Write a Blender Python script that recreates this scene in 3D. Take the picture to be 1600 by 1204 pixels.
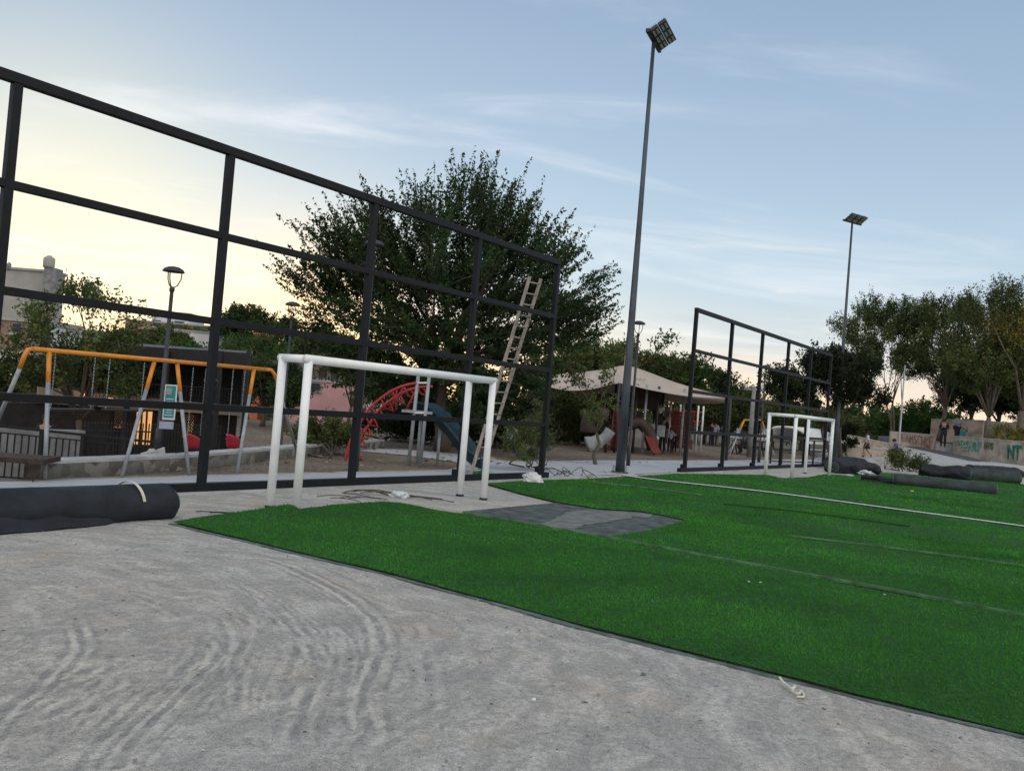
import bpy, math, random
import numpy as np
from mathutils import Vector, Matrix, noise
from mathutils.geometry import delaunay_2d_cdt
random.seed(7); rng = np.random.default_rng(7)
scene = bpy.context.scene
for o in list(bpy.data.objects): bpy.data.objects.remove(o)
C = scene.collection
# ------------------------------------------------------------ camera
F, HC, PIT, ROL, TH = 1375.0, 1.618, .0215, .0818, .9612
cd = bpy.data.cameras.new('camera'); cam = bpy.data.objects.new('camera', cd); C.objects.link(cam)
RM = Matrix.Rotation(math.pi/2+PIT, 3, 'X') @ Matrix.Rotation(ROL, 3, 'Z')
cam.matrix_world = Matrix.Translation((0, 0, HC)) @ RM.to_4x4()
cd.sensor_fit = 'HORIZONTAL'; cd.sensor_width = 36; cd.lens = F/1600*36; cd.clip_end = 3000; cd.clip_start = .05
scene.camera = cam
def ray(px, py): return RM @ Vector((px-800, 602-py, -F))
def W(px, py, D):
    d = ray(px, py); return Vector((0, 0, HC)) + d*(D/d.y)
def G(px, py, z=0):
    d = ray(px, py); t = (z-HC)/d.z; return Vector((d.x*t, d.y*t, z))
U = Vector((math.cos(TH), math.sin(TH), 0)); V = Vector((-U.y, U.x, 0))
def UV(u, v, z=0): return U*u + V*v + Vector((0, 0, z))
def PV(px, py, v):      # a point on the vertical plane at distance v across the pitch direction
    d = ray(px, py); t = v/(d.dot(V)); return Vector((0, 0, HC)) + d*t
def B(px, D, z=0):      # ground point at depth D seen in column px
    py = 620.
    for _ in range(6):
        w = W(px, py, D); py += (w.z-z)/D*F
    return W(px, py, D)
# ------------------------------------------------------------ world, sun, exposure
SUNDIR = ray(455, 530).normalized()
sun_az = math.atan2(SUNDIR.x, SUNDIR.y); sun_el = math.radians(3)
w = bpy.data.worlds.new('World'); scene.world = w; w.use_nodes = True
nt = w.node_tree; nt.nodes.clear(); N = nt.nodes; L = nt.links
def nd(t, **k):
    n = N.new(t)
    for a, b in k.items(): setattr(n, a, b)
    return n
def mth(op, a, b=None, c=None, clamp=False):
    n = N.new('ShaderNodeMath'); n.operation = op; n.use_clamp = clamp
    for i, x in enumerate((a, b, c)):
        if x is None: continue
        if isinstance(x, (int, float)): n.inputs[i].default_value = x
        else: L.new(x, n.inputs[i])
    return n.outputs[0]
def mixc(f, a, b, mode='MIX'):
    n = N.new('ShaderNodeMix'); n.data_type = 'RGBA'; n.blend_type = mode
    for i, x in ((0, f), (6, a), (7, b)):
        if isinstance(x, (int, float)): n.inputs[i].default_value = x
        elif isinstance(x, tuple): n.inputs[i].default_value = (*x, 1)
        else: L.new(x, n.inputs[i])
    return n.outputs[2]
def smooth(x, a, b):
    n = N.new('ShaderNodeMapRange'); n.interpolation_type = 'SMOOTHSTEP'; L.new(x, n.inputs[0])
    n.inputs[1].default_value = a; n.inputs[2].default_value = b; return n.outputs[0]
def lin(r, g, b): return tuple(((c/255+.055)/1.055)**2.4 if c > 10 else c/255/12.92 for c in (r, g, b))
tc = nd('ShaderNodeTexCoord'); sx = nd('ShaderNodeSeparateXYZ'); L.new(tc.outputs['Generated'], sx.inputs[0])
X, Y, Z = sx.outputs
sky = nd('ShaderNodeTexSky', sky_type='NISHITA', sun_disc=False, sun_elevation=sun_el, sun_rotation=sun_az, altitude=1500, air_density=1.0, dust_density=1.5, ozone_density=2.0)
azc = mth('ADD', mth('MULTIPLY', X, math.sin(sun_az)), mth('MULTIPLY', Y, math.cos(sun_az)))   # 1 towards the sun
SKYCOL = True
el = mth('ARCSINE', Z)
ramp = nd('ShaderNodeValToRGB'); L.new(smooth(el, -.02, .55), ramp.inputs[0])
cr = ramp.color_ramp; cr.interpolation = 'B_SPLINE'
stops = [(0, lin(200, 184, 178)), (.06, lin(190, 190, 190)), (.2, lin(172, 190, 202)), (.5, lin(152, 173, 192)), (.8, lin(141, 161, 183)), (1, lin(126, 148, 174))]
cr.elements[0].position = 0; cr.elements[0].color = (*stops[0][1], 1); cr.elements[1].position = 1; cr.elements[1].color = (*stops[-1][1], 1)
for p, c in stops[1:-1]: e = cr.elements.new(p); e.color = (*c, 1)
vs = nd('ShaderNodeVectorMath', operation='DOT_PRODUCT'); L.new(tc.outputs['Generated'], vs.inputs[0]); vs.inputs[1].default_value = W(150, 400, 1).xyz.normalized() if False else ray(60, 400).normalized()
gl = mth('POWER', mth('MAXIMUM', vs.outputs['Value'], 0), 58)
col = mixc(mth('MULTIPLY', gl, 1.0, clamp=True), ramp.outputs[0], lin(230, 222, 192))
vs2 = nd('ShaderNodeVectorMath', operation='DOT_PRODUCT'); L.new(tc.outputs['Generated'], vs2.inputs[0]); vs2.inputs[1].default_value = ray(500, 510).normalized()
g2 = mth('POWER', mth('MAXIMUM', vs2.outputs['Value'], 0), 260)
col = mixc(mth('MULTIPLY', g2, .85), col, (1.0, .70, .32))
g2b = mth('MULTIPLY', mth('POWER', mth('MAXIMUM', vs2.outputs['Value'], 0), 14), smooth(el, .16, .0))
col = mixc(mth('MULTIPLY', g2b, .65, clamp=True), col, lin(252, 226, 178))
# clouds: cirrus on a high sheet, flatter bars near the horizon
zc = mth('ADD', mth('MAXIMUM', Z, 0), .12)
cx = nd('ShaderNodeCombineXYZ'); L.new(mth('DIVIDE', X, zc), cx.inputs[0]); L.new(mth('DIVIDE', Y, zc), cx.inputs[1])
mp = nd('ShaderNodeMapping'); L.new(cx.outputs[0], mp.inputs[0]); mp.inputs['Rotation'].default_value = (0, 0, math.radians(-62)); mp.inputs['Scale'].default_value = (.8, 2.0, 1); mp.inputs['Location'].default_value = (2.1, .9, 0)
nz = nd('ShaderNodeTexNoise'); L.new(mp.outputs[0], nz.inputs['Vector']); nz.inputs['Scale'].default_value = .8; nz.inputs['Detail'].default_value = 9; nz.inputs['Roughness'].default_value = .58; nz.inputs['Distortion'].default_value = .7
c1 = mth('MULTIPLY', smooth(nz.outputs[0], .48, .80), smooth(azc, .55, .95))
col = mixc(mth('MULTIPLY', c1, .62), col, lin(232, 230, 232))
cx2 = nd('ShaderNodeCombineXYZ'); L.new(mth('ARCTAN2', X, Y), cx2.inputs[0]); L.new(mth('MULTIPLY', el, 9.5), cx2.inputs[1])
nz2 = nd('ShaderNodeTexNoise'); L.new(cx2.outputs[0], nz2.inputs['Vector']); nz2.inputs['Scale'].default_value = 3.1; nz2.inputs['Detail'].default_value = 7; nz2.inputs['Roughness'].default_value = .55; nz2.inputs['Distortion'].default_value = .5
band = mth('MULTIPLY', smooth(el, .24, .13), smooth(el, 0, .02))
c2 = mth('MULTIPLY', smooth(nz2.outputs[0], .53, .74), band)
col = mixc(mth('MULTIPLY', c2, .75), col, lin(244, 232, 216))
c3 = mth('MULTIPLY', mth('MULTIPLY', smooth(nz2.outputs[0], .50, .33), smooth(el, .17, .08)), smooth(gl, .35, .05))
col = mixc(mth('MULTIPLY', c3, .7), col, lin(170, 178, 192))
warm = mth('MULTIPLY', smooth(el, .09, .015), smooth(azc, .3, .85))
col = mixc(mth('MULTIPLY', warm, .75), col, lin(250, 216, 184))
# warm white brightness added to the unseen sky behind the camera, lighting the ground
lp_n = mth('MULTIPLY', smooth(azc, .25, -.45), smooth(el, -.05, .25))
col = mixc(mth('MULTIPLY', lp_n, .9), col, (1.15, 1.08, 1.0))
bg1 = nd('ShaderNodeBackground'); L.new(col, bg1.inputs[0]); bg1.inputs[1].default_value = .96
bg2 = nd('ShaderNodeBackground'); L.new(sky.outputs[0], bg2.inputs[0]); bg2.inputs[1].default_value = .035
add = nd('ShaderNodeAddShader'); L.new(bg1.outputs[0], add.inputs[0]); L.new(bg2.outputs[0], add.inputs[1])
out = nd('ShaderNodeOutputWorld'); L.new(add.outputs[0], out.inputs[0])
sl = bpy.data.lights.new('sun', 'SUN'); sl.energy = .35; sl.angle = math.radians(6); sl.color = (1, .74, .5)
so = bpy.data.objects.new('sun', sl); C.objects.link(so)
sd = Vector((math.sin(sun_az)*math.cos(sun_el), math.cos(sun_az)*math.cos(sun_el), math.sin(sun_el)))
so.rotation_euler = sd.to_track_quat('Z', 'Y').to_euler()
vsn = scene.view_settings; vsn.view_transform = 'Standard'; vsn.look = 'None'; vsn.exposure = .33; vsn.gamma = 1; vsn.use_curve_mapping = False
scene.render.engine = 'CYCLES'
scene.cycles.max_bounces = 5; scene.cycles.transparent_max_bounces = 6

# ------------------------------------------------------------ materials
def new_mat(name):
    m = bpy.data.materials.new(name); m.use_nodes = True
    t = m.node_tree; b = t.nodes['Principled BSDF']; return m, t, b
def mat(name, c, rough=.7, var=.25, scale=6, bump=.0, metal=0, c2=None, spec=.4, bscale=None, emit=None, attr=None, stretch=None):
    """noise-varied procedural material in object space"""
    m, t, b = new_mat(name)
    tcn = t.nodes.new('ShaderNodeTexCoord'); nz = t.nodes.new('ShaderNodeTexNoise')
    nz.inputs['Scale'].default_value = scale; nz.inputs['Detail'].default_value = 6; nz.inputs['Roughness'].default_value = .6
    src = tcn.outputs['Object']
    if stretch:
        mpn = t.nodes.new('ShaderNodeMapping'); mpn.inputs['Scale'].default_value = stretch
        t.links.new(src, mpn.inputs[0]); src = mpn.outputs[0]
    t.links.new(src, nz.inputs['Vector'])
    r = t.nodes.new('ShaderNodeValToRGB'); t.links.new(nz.outputs[0], r.inputs[0])
    a = tuple(x*(1-var) for x in c); d = c2 or tuple(min(1, x*(1+var)) for x in c)
    r.color_ramp.elements[0].position = .36; r.color_ramp.elements[0].color = (*a, 1)
    r.color_ramp.elements[1].position = .64; r.color_ramp.elements[1].color = (*d, 1)
    colr = r.outputs[0]
    if attr:
        at = t.nodes.new('ShaderNodeAttribute'); at.attribute_name = attr
        mx = t.nodes.new('ShaderNodeMix'); mx.data_type = 'RGBA'; mx.blend_type = 'MULTIPLY'; mx.inputs[0].default_value = 1
        t.links.new(colr, mx.inputs[6]); t.links.new(at.outputs['Color'], mx.inputs[7]); colr = mx.outputs[2]
    t.links.new(colr, b.inputs['Base Color'])
    b.inputs['Roughness'].default_value = rough; b.inputs['Metallic'].default_value = metal
    b.inputs['Specular IOR Level'].default_value = spec
    if bump:
        nb = t.nodes.new('ShaderNodeTexNoise'); nb.inputs['Scale'].default_value = bscale or scale*4; nb.inputs['Detail'].default_value = 5
        t.links.new(src, nb.inputs['Vector'])
        bp = t.nodes.new('ShaderNodeBump'); bp.inputs['Strength'].default_value = bump; bp.inputs['Distance'].default_value = .03
        t.links.new(nb.outputs[0], bp.inputs['Height']); t.links.new(bp.outputs[0], b.inputs['Normal'])
    if emit:
        b.inputs['Emission Color'].default_value = (*emit[0], 1); b.inputs['Emission Strength'].default_value = emit[1]
    return m
M = {}
M['frame'] = mat('painted_steel', (.005, .0065, .009), .5, .3, 9, .10, spec=.25)
M['goal'] = mat('white_enamel', (.86, .89, .90), .35, .05, 5, .05)
M['galv'] = mat('galvanised', (.33, .36, .39), .45, .12, 8, metal=.3)
M['pole'] = mat('pole_paint', (.065, .08, .10), .45, .3, 4, .08, metal=.25, stretch=(1, 1, .25))
M['lampblk'] = mat('lamp_metal', (.035, .037, .045), .45, .2, 8)
M['orange'] = mat('orange_paint', (.72, .27, .03), .4, .12, 7)
M['red'] = mat('red_paint', (.40, .03, .035), .4, .15, 7)
M['redpl'] = mat('red_plastic', (.36, .02, .035), .35, .1, 3)
M['maroon'] = mat('faded_red', (.17, .035, .028), .6, .2, 5)
M['blue'] = mat('blue_plastic', (.005, .032, .047), .3, .25, 3)
M['teal'] = mat('teal_plastic', (.03, .25, .27), .4, .2, 3)
M['white'] = mat('white_cloth', (.72, .73, .72), .8, .1, 5)
M['tarp'] = mat('sack', (.62, .64, .66), .6, .12, 9, .5, bscale=30)
M['roll'] = mat('turf_backing', (.014, .018, .024), .75, .35, 3, .35, bscale=45)
M['rollfar'] = mat('turf_backing_far', (.03, .045, .045), .75, .35, 3, .35, bscale=25)
M['strap'] = mat('strap', (.62, .60, .5), .7, .1, 9)
M['wood'] = mat('ladder_wood', (.34, .30, .26), .75, .3, 14, .3, stretch=(1, 1, .3))
M['rust'] = mat('rusty_sheet', (.05, .03, .02), .8, .4, 8, .3)
M['conc'] = mat('concrete', (.42, .43, .43), .9, .18, 3, .3, bscale=30)
M['concd'] = mat('dark_concrete', (.22, .23, .23), .9, .25, 3, .3, bscale=30)
M['sail'] = mat('shade_cloth', (.46, .385, .325), .9, .08, 1.5)
M['brown'] = mat('brown_plastic', (.05, .032, .025), .6, .3, 3)
M['grey'] = mat('grey_plastic', (.30, .32, .34), .5, .2, 3)
M['black'] = mat('black_paint', (.012, .013, .015), .55, .3, 5)
M['blackwall'] = mat('black_cladding', (.014, .014, .016), .6, .4, 5)
M['beige'] = mat('beige_render', (.30, .26, .22), .9, .12, 2)
M['pink'] = mat('pink_render', (.52, .30, .31), .9, .12, .35)
M['greyw'] = mat('grey_render', (.36, .35, .33), .9, .15, .4)
M['brickw'] = mat('brick_render', (.26, .18, .14), .9, .25, .8)
M['whitew'] = mat('white_render', (.62, .64, .66), .9, .1, .4)
M['roofo'] = mat('orange_roof', (.45, .16, .08), .9, .2, 2)
M['glassd'] = mat('dark_glass', (.02, .025, .03), .15, .3, 2)
M['bark'] = mat('bark', (.09, .07, .055), .9, .35, 6, .5, stretch=(1, 1, .25))
M['barkl'] = mat('pale_bark', (.13, .11, .085), .9, .3, 6, .4, stretch=(1, 1, .25))
M['leafw'] = mat('white_paintmark', (.7, .72, .7), .8, .1, 3)
M['skin'] = mat('skin', (.34, .19, .13), .6, .05, 5)
M['hair'] = mat('hair', (.012, .01, .01), .6, .1, 5)
for nme, c in (('shirt_white', (.6, .63, .68)), ('shirt_blue', (.06, .09, .25)), ('shirt_black', (.014, .015, .02)), ('shirt_grey', (.2, .24, .3)), ('cloth_dark', (.025, .028, .04)), ('cloth_lav', (.35, .38, .5))):
    M[nme] = mat(nme, c, .85, .12, 6)
def leafmat(name, c, trans=.25):
    m, t, b = new_mat(name)
    at = t.nodes.new('ShaderNodeAttribute'); at.attribute_name = 'tint'
    mx = t.nodes.new('ShaderNodeMix'); mx.data_type = 'RGBA'; mx.blend_type = 'MULTIPLY'; mx.inputs[0].default_value = 1
    mx.inputs[6].default_value = (*c, 1); t.links.new(at.outputs['Color'], mx.inputs[7])
    t.links.new(mx.outputs[2], b.inputs['Base Color']); b.inputs['Roughness'].default_value = .65; b.inputs['Specular IOR Level'].default_value = .15
    tr = t.nodes.new('ShaderNodeBsdfTranslucent'); t.links.new(mx.outputs[2], tr.inputs[0])
    ms = t.nodes.new('ShaderNodeMixShader'); ms.inputs[0].default_value = trans
    t.links.new(b.outputs[0], ms.inputs[1]); t.links.new(tr.outputs[0], ms.inputs[2])
    t.links.new(ms.outputs[0], t.nodes['Material Output'].inputs[0]); return m
M['leaf'] = leafmat('leaf_dark', (.040, .070, .024))
M['leafo'] = leafmat('leaf_olive', (.085, .115, .036))
M['leafg'] = leafmat('leaf_green', (.055, .11, .028))
M['leafy'] = leafmat('leaf_yellow', (.19, .17, .04))
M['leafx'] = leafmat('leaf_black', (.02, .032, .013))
M['leafp'] = leafmat('leaf_pale', (.15, .15, .075))
M['grass'] = leafmat('turf_fibre', (.055, .28, .024), .2)

# ------------------------------------------------------------ object helpers
def tag(o, label=None, cat=None, group=None, kind=None):
    for k, v in (('label', label), ('category', cat), ('group', group), ('kind', kind)):
        if v: o[k] = v
    return o
def thing(name, loc, label, cat, group=None, rz=0):
    o = bpy.data.objects.new(name, None); o.empty_display_size = .2; C.objects.link(o)
    o.location = loc; o.rotation_euler = (0, 0, rz)
    return tag(o, label, cat, group)
class MB:
    def __init__(s): s.v = []; s.f = []; s.mi = []; s.cur = 0
    def add(s, vs, fs):
        n = len(s.v); s.v += [tuple(p) for p in vs]; s.f += [tuple(i+n for i in f) for f in fs]; s.mi += [s.cur]*len(fs)
    def box(s, c, h, ax=None, ay=None, az=None):
        ax = Vector(ax) if ax is not None else Vector((1, 0, 0)); az = Vector(az) if az is not None else Vector((0, 0, 1))
        ay = Vector(ay) if ay is not None else az.cross(ax)
        ax.normalize(); ay.normalize(); az.normalize(); c = Vector(c)
        vs = [c+ax*h[0]*i+ay*h[1]*j+az*h[2]*k for k in (-1, 1) for j in (-1, 1) for i in (-1, 1)]
        s.add(vs, [(0, 2, 3, 1), (4, 5, 7, 6), (0, 1, 5, 4), (2, 6, 7, 3), (0, 4, 6, 2), (1, 3, 7, 5)]); return s
    def beam(s, a, b, wx, wy, side=None, ext=0):
        a = Vector(a); b = Vector(b); d = (b-a); l = d.length; d.normalize()
        sd = Vector(side) if side is not None else (Vector((0, 0, 1)) if abs(d.z) < .9 else Vector((1, 0, 0)))
        x = sd - d*sd.dot(d); x.normalize(); y = d.cross(x)
        s.box((a+b)/2, (wx/2, wy/2, l/2+ext), x, y, d); return s
    def tube(s, pts, r, seg=8, cap=True):
        pts = [Vector(p) for p in pts]; n = len(pts)
        rs = r if isinstance(r, (list, tuple)) else [r]*n
        up = None; vs = []
        for i, p in enumerate(pts):
            d = (pts[min(i+1, n-1)]-pts[max(i-1, 0)])
            d = d.normalized() if d.length > 1e-9 else Vector((0, 0, 1))
            if up is None:
                up = Vector((0, 0, 1)) if abs(d.z) < .9 else Vector((1, 0, 0))
            x = up-d*up.dot(d); x = x.normalized() if x.length > 1e-6 else d.orthogonal().normalized(); up = x; y = d.cross(x)
            for k in range(seg):
                a = 2*math.pi*k/seg; vs.append(p+(x*math.cos(a)+y*math.sin(a))*rs[i])
        fs = [(i*seg+k, i*seg+(k+1) % seg, (i+1)*seg+(k+1) % seg, (i+1)*seg+k) for i in range(n-1) for k in range(seg)]
        if cap: fs += [tuple(reversed(range(seg))), tuple(range((n-1)*seg, n*seg))]
        s.add(vs, fs); return s
    def lathe(s, c, prof, seg=20, ax=(0, 0, 1)):
        ax = Vector(ax).normalized(); x = ax.orthogonal().normalized(); y = ax.cross(x); c = Vector(c); vs = []
        for r, z in prof:
            for k in range(seg):
                a = 2*math.pi*k/seg; vs.append(c+ax*z+(x*math.cos(a)+y*math.sin(a))*max(r, .0005))
        n = len(prof)
        fs = [(i*seg+k, i*seg+(k+1) % seg, (i+1)*seg+(k+1) % seg, (i+1)*seg+k) for i in range(n-1) for k in range(seg)]
        fs += [tuple(reversed(range(seg))), tuple(range((n-1)*seg, n*seg))]
        s.add(vs, fs); return s
    def quad(s, *p): s.add(p, [tuple(range(len(p)))]); return s
    def build(s, name, m, parent=None, smooth=False, bevel=0, origin=None):
        me = bpy.data.meshes.new(name)
        org = Vector(origin) if origin is not None else (parent.location.copy() if parent is not None and parent.type == 'EMPTY' else Vector((0, 0, 0)))
        if parent is not None and origin is None: org = worldloc(parent)
        me.from_pydata([tuple(Vector(v)-org) for v in s.v], [], s.f)
        for mm in (m if isinstance(m, (list, tuple)) else [m]): me.materials.append(mm)
        if len(me.materials) > 1: me.polygons.foreach_set('material_index', s.mi)
        if smooth: me.polygons.foreach_set('use_smooth', [True]*len(me.polygons))
        me.update(); o = bpy.data.objects.new(name, me); C.objects.link(o)
        if parent is not None: o.parent = parent
        else: o.location = org
        if bevel:
            b = o.modifiers.new('bevel', 'BEVEL'); b.width = bevel; b.segments = 2; b.limit_method = 'ANGLE'
        return o
def worldloc(o):
    v = Vector((0, 0, 0))
    while o is not None: v += o.location; o = o.parent
    return v
def fast_mesh(name, verts, nper, m, parent=None, tint=None, attr_name='tint', smooth=False):
    """verts (n*nper,3) : n polygons of nper corners each"""
    me = bpy.data.meshes.new(name); nv = len(verts); nf = nv//nper
    me.vertices.add(nv); me.loops.add(nv); me.polygons.add(nf)
    me.vertices.foreach_set('co', np.ascontiguousarray(verts, np.float32).ravel())
    me.loops.foreach_set('vertex_index', np.arange(nv, dtype=np.int32))
    me.polygons.foreach_set('loop_start', np.arange(0, nv, nper, dtype=np.int32))
    me.polygons.foreach_set('loop_total', np.full(nf, nper, np.int32))
    me.update(calc_edges=True); me.materials.append(m)
    if tint is not None:
        a = me.color_attributes.new(attr_name, 'FLOAT_COLOR', 'POINT')
        t4 = np.ones((nv, 4), np.float32); t4[:, :3] = tint; a.data.foreach_set('color', t4.ravel())
    o = bpy.data.objects.new(name, me); C.objects.link(o)
    if parent is not None: o.parent = parent
    return o
def copy_tree(o, parent=None):
    c = o.copy(); C.objects.link(c); c.parent = parent
    for ch in [x for x in bpy.data.objects if x.parent == o]: copy_tree(ch, c)
    return c

# ------------------------------------------------------------ terrain
WALL = [G(62, 748), G(180, 741), G(300, 733), G(450, 716), G(600, 700)]   # low stone wall line
def sunk(x, y):
    """height of the ground: level, sinking behind the low wall on the left, valley with the town beyond"""
    # line of wall: x as function of y
    ys = [p.y for p in WALL]; xs = [p.x for p in WALL]
    xw = np.interp(y, [6]+ys+[60], [-9.2]+xs+[-4.5])
    d = xw-.45-x
    s = np.clip(d/.5, 0, 1)*np.clip((y-5)/2, 0, 1)
    z = -1.7*s*np.clip((60-y)/20, 0, 1)
    far = np.clip((y-45)/50, 0, 1)*np.clip((2-x/np.maximum(y, 1)*14), 0, 1)
    z = z - 3.8*far*far*(3-2*far)
    hill = np.clip((y-150)/250, 0, 1)
    lf = np.clip((-x/np.maximum(y, 1)-.06)/.16, 0, 1)
    return np.where(hill > 0, z+hill*hill*(2+22*lf), z)
def gz(x, y): return float(sunk(np.array([x]), np.array([y]))[0])
px2 = lambda L_: np.array([[p.x, p.y] for p in (G(*q) for q in L_)])
tracks = [([(390, 868), (435, 880), (500, 908), (550, 938), (588, 973), (598, 1010), (586, 1045), (571, 1080), (567, 1110), (576, 1140), (548, 1175)], .05, 1.45),
 ([(420, 885), (480, 915), (530, 945), (565, 980), (573, 1012), (562, 1045), (550, 1080), (545, 1110), (540, 1140)], .03, .6),
 ([(440, 905), (490, 935), (517, 960), (527, 1005), (520, 1050), (508, 1085)], .03, .55),
 ([(490, 1070), (480, 1090), (471, 1120), (455, 1168)], .05, 1.0),
 ([(333, 950), (348, 985), (347, 1015), (310, 1058), (250, 1115), (200, 1168), (180, 1210)], .045, 1.0),
 ([(312, 990), (300, 1032), (225, 1092), (150, 1160), (110, 1215)], .04, .9),
 ([(322, 1000), (305, 1045), (238, 1104), (172, 1165), (140, 1215)], .03, .7),
 ([(640, 960), (655, 1000), (668, 1050), (672, 1100), (640, 1125)], .05, .5),
 ([(545, 1170), (620, 1130), (700, 1085), (800, 1040)], .05, .35),
 ([(600, 900), (700, 1000), (800, 990), (900, 985)], .06, .25),
 ([(280, 838), (400, 870), (520, 918), (600, 975), (640, 1040)], .05, .4),
 ([(300, 832), (450, 868), (600, 925), (700, 960)], .04, .35),
 ([(0, 900), (100, 880), (220, 900), (300, 930)], .06, .35), ([(0, 1110), (60, 1075), (150, 1040), (230, 990)], .06, .4),
 ([(0, 1160), (90, 1110), (170, 1070)], .05, .35)]
faint = []
_r = random.Random(4)
for k in range(44):   # many shallow scrapes left by the same sweeping turns
    src_ = tracks[_r.choice([0, 0, 1, 4, 5, 10, 13])][0]; ox, oy = _r.uniform(-230, 60), _r.uniform(-25, 60); a_ = _r.randrange(0, max(1, len(src_)-4))
    faint.append(([(x+ox, min(1195, max(838, y+oy))) for x, y in src_[a_:a_+_r.randint(4, 7)]], _r.uniform(.018, .045), _r.uniform(.3, .8)))
for k in range(16):
    x0_, y0_ = _r.uniform(0, 900), _r.uniform(880, 1150); dx_, dy_ = _r.uniform(80, 260), _r.uniform(-60, 20)
    faint.append(([(x0_, y0_), (x0_+dx_*.4, y0_+dy_*.3), (x0_+dx_*.8, y0_+dy_*.8), (x0_+dx_, y0_+dy_*1.2)], _r.uniform(.015, .04), _r.uniform(.12, .35)))
def catmull(P, n=14):
    P = np.vstack([2*P[0]-P[1], P, 2*P[-1]-P[-2]]); out_ = []
    for i in range(1, len(P)-2):
        for t in np.linspace(0, 1, n, endpoint=False):
            out_.append(.5*((2*P[i])+(-P[i-1]+P[i+1])*t+(2*P[i-1]-5*P[i]+4*P[i+1]-P[i+2])*t*t+(-P[i-1]+3*P[i]-3*P[i+1]+P[i+2])*t**3))
    out_.append(P[-2]); return np.array(out_)
def build_ground():
    def axis(lo, hi, s, ext, n):
        mid = np.arange(lo, hi, s); k = np.linspace(0, 1, n)[1:]
        return np.concatenate([(lo-ext*(k**3)-k*s*4)[::-1], mid, hi+ext*(k**3)+k*s*4])
    xs = axis(-4.6, 4.6, .015, 900, 60); ys = axis(3.2, 10.2, .018, 900, 90)
    X_, Y_ = np.meshgrid(xs, ys); sh = X_.shape; x = X_.ravel(); y = Y_.ravel()
    z = sunk(x, y); tr = np.zeros(len(x)); near = (y < 10.6) & (y > 2.9) & (abs(x) < 5)
    idx = np.where(near)[0]; P = np.stack([x[idx], y[idx]], 1)
    zz = np.zeros(len(idx)); tt = np.zeros(len(idx))
    wx = np.array([(noise.noise(Vector((a*7, b*7, 31)))*.016+noise.noise(Vector((a*26, b*26, 41)))*.007, noise.noise(Vector((a*7, b*7, 51)))*.016+noise.noise(Vector((a*26, b*26, 61)))*.007) for a, b in P])
    P0 = P; P = P+wx; along = np.array([noise.noise(Vector((a*2.2, b*2.2, 71))) for a, b in P0])
    for pts, wd, st in tracks+faint:
        wd = wd*.85
        c = catmull(px2(pts)); best = np.full(len(P), 9.)
        lo = c.min(0)-.4; hi = c.max(0)+.4; sel = np.where(((P > lo) & (P < hi)).all(1))[0]; Q = P[sel]; st = st*np.clip(.85+.8*along[sel], .3, 1.3); bb = np.full(len(Q), 9.); tpar = np.zeros(len(Q))
        for k, (a, b) in enumerate(zip(c[:-1], c[1:])):
            ab = b-a; t = np.clip(((Q-a)@ab)/(ab@ab+1e-9), 0, 1); d = np.linalg.norm(Q-(a+t[:, None]*ab), axis=1)
            m_ = d < bb; bb[m_] = d[m_]; tpar[m_] = (k+t[m_])/len(c)
        fade = np.clip(tpar*6, 0, 1)*np.clip((1-tpar)*6, 0, 1)
        g = bb/wd
        env = np.exp(-(g/2.1)**2)
        zz[sel] += st*fade*(-.008*np.exp(-(g*1.3)**2)+.013*np.exp(-((g-1.3)*2.2)**2)+.004*env*np.cos(g*5.5))
        tt[sel] += st*fade*(1.2*np.exp(-((g-1.3)*1.9)**2)-1.0*np.exp(-(g*1.4)**2)-.9*np.exp(-((g-2.4)*2.2)**2)+.5*env*np.cos(g*6.2+1))
    nn = np.array([noise.fractal(Vector((a*1.4, b*1.4, 0)), 1, 2, 3)*.008+noise.noise(Vector((a*9, b*9, 3)))*.0045+noise.noise(Vector((a*22, b*22, 3)))*.003 for a, b in P])
    edge = np.clip((4.6-abs(P[:, 0]))/.5, 0, 1)*np.clip((10.2-P[:, 1])/.5, 0, 1)
    zz *= .7+.45*np.array([noise.noise(Vector((a*9, b*9, 17))) for a, b in P]); tt *= np.clip(.85+.7*np.array([noise.noise(Vector((a*14, b*14, 19))) for a, b in P]), 0, 2); z[idx] += (zz*.30+nn)*edge; tr[idx] = tt*edge
    me = bpy.data.meshes.new('ground'); ny, nx = sh
    me.vertices.add(len(x)); me.vertices.foreach_set('co', np.stack([x, y, z], 1).astype(np.float32).ravel())
    i = np.arange(nx*ny).reshape(sh); q = np.stack([i[:-1, :-1], i[:-1, 1:], i[1:, 1:], i[1:, :-1]], -1).reshape(-1, 4)
    me.loops.add(q.size); me.polygons.add(len(q)); me.loops.foreach_set('vertex_index', q.ravel().astype(np.int32))
    me.polygons.foreach_set('loop_start', np.arange(0, q.size, 4, dtype=np.int32)); me.polygons.foreach_set('loop_total', np.full(len(q), 4, np.int32))
    me.polygons.foreach_set('use_smooth', np.ones(len(q), bool)); me.update(calc_edges=True)
    a = me.attributes.new('track', 'FLOAT', 'POINT'); a.data.foreach_set('value', tr.astype(np.float32))
    o = bpy.data.objects.new('ground', me); C.objects.link(o)
    # material: dusty compacted fines near, soil far
    m, t, b = new_mat('compacted_dust'); n_ = t.nodes; l_ = t.links
    tcn = n_.new('ShaderNodeTexCoord'); sp = n_.new('ShaderNodeSeparateXYZ'); l_.new(tcn.outputs['Object'], sp.inputs[0])
    def noi(sc, det=6, vec=None, ro=.6):
        q_ = n_.new('ShaderNodeTexNoise'); q_.inputs['Scale'].default_value = sc; q_.inputs['Detail'].default_value = det; q_.inputs['Roughness'].default_value = ro
        l_.new(vec or tcn.outputs['Object'], q_.inputs['Vector']); return q_.outputs[0]
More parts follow.
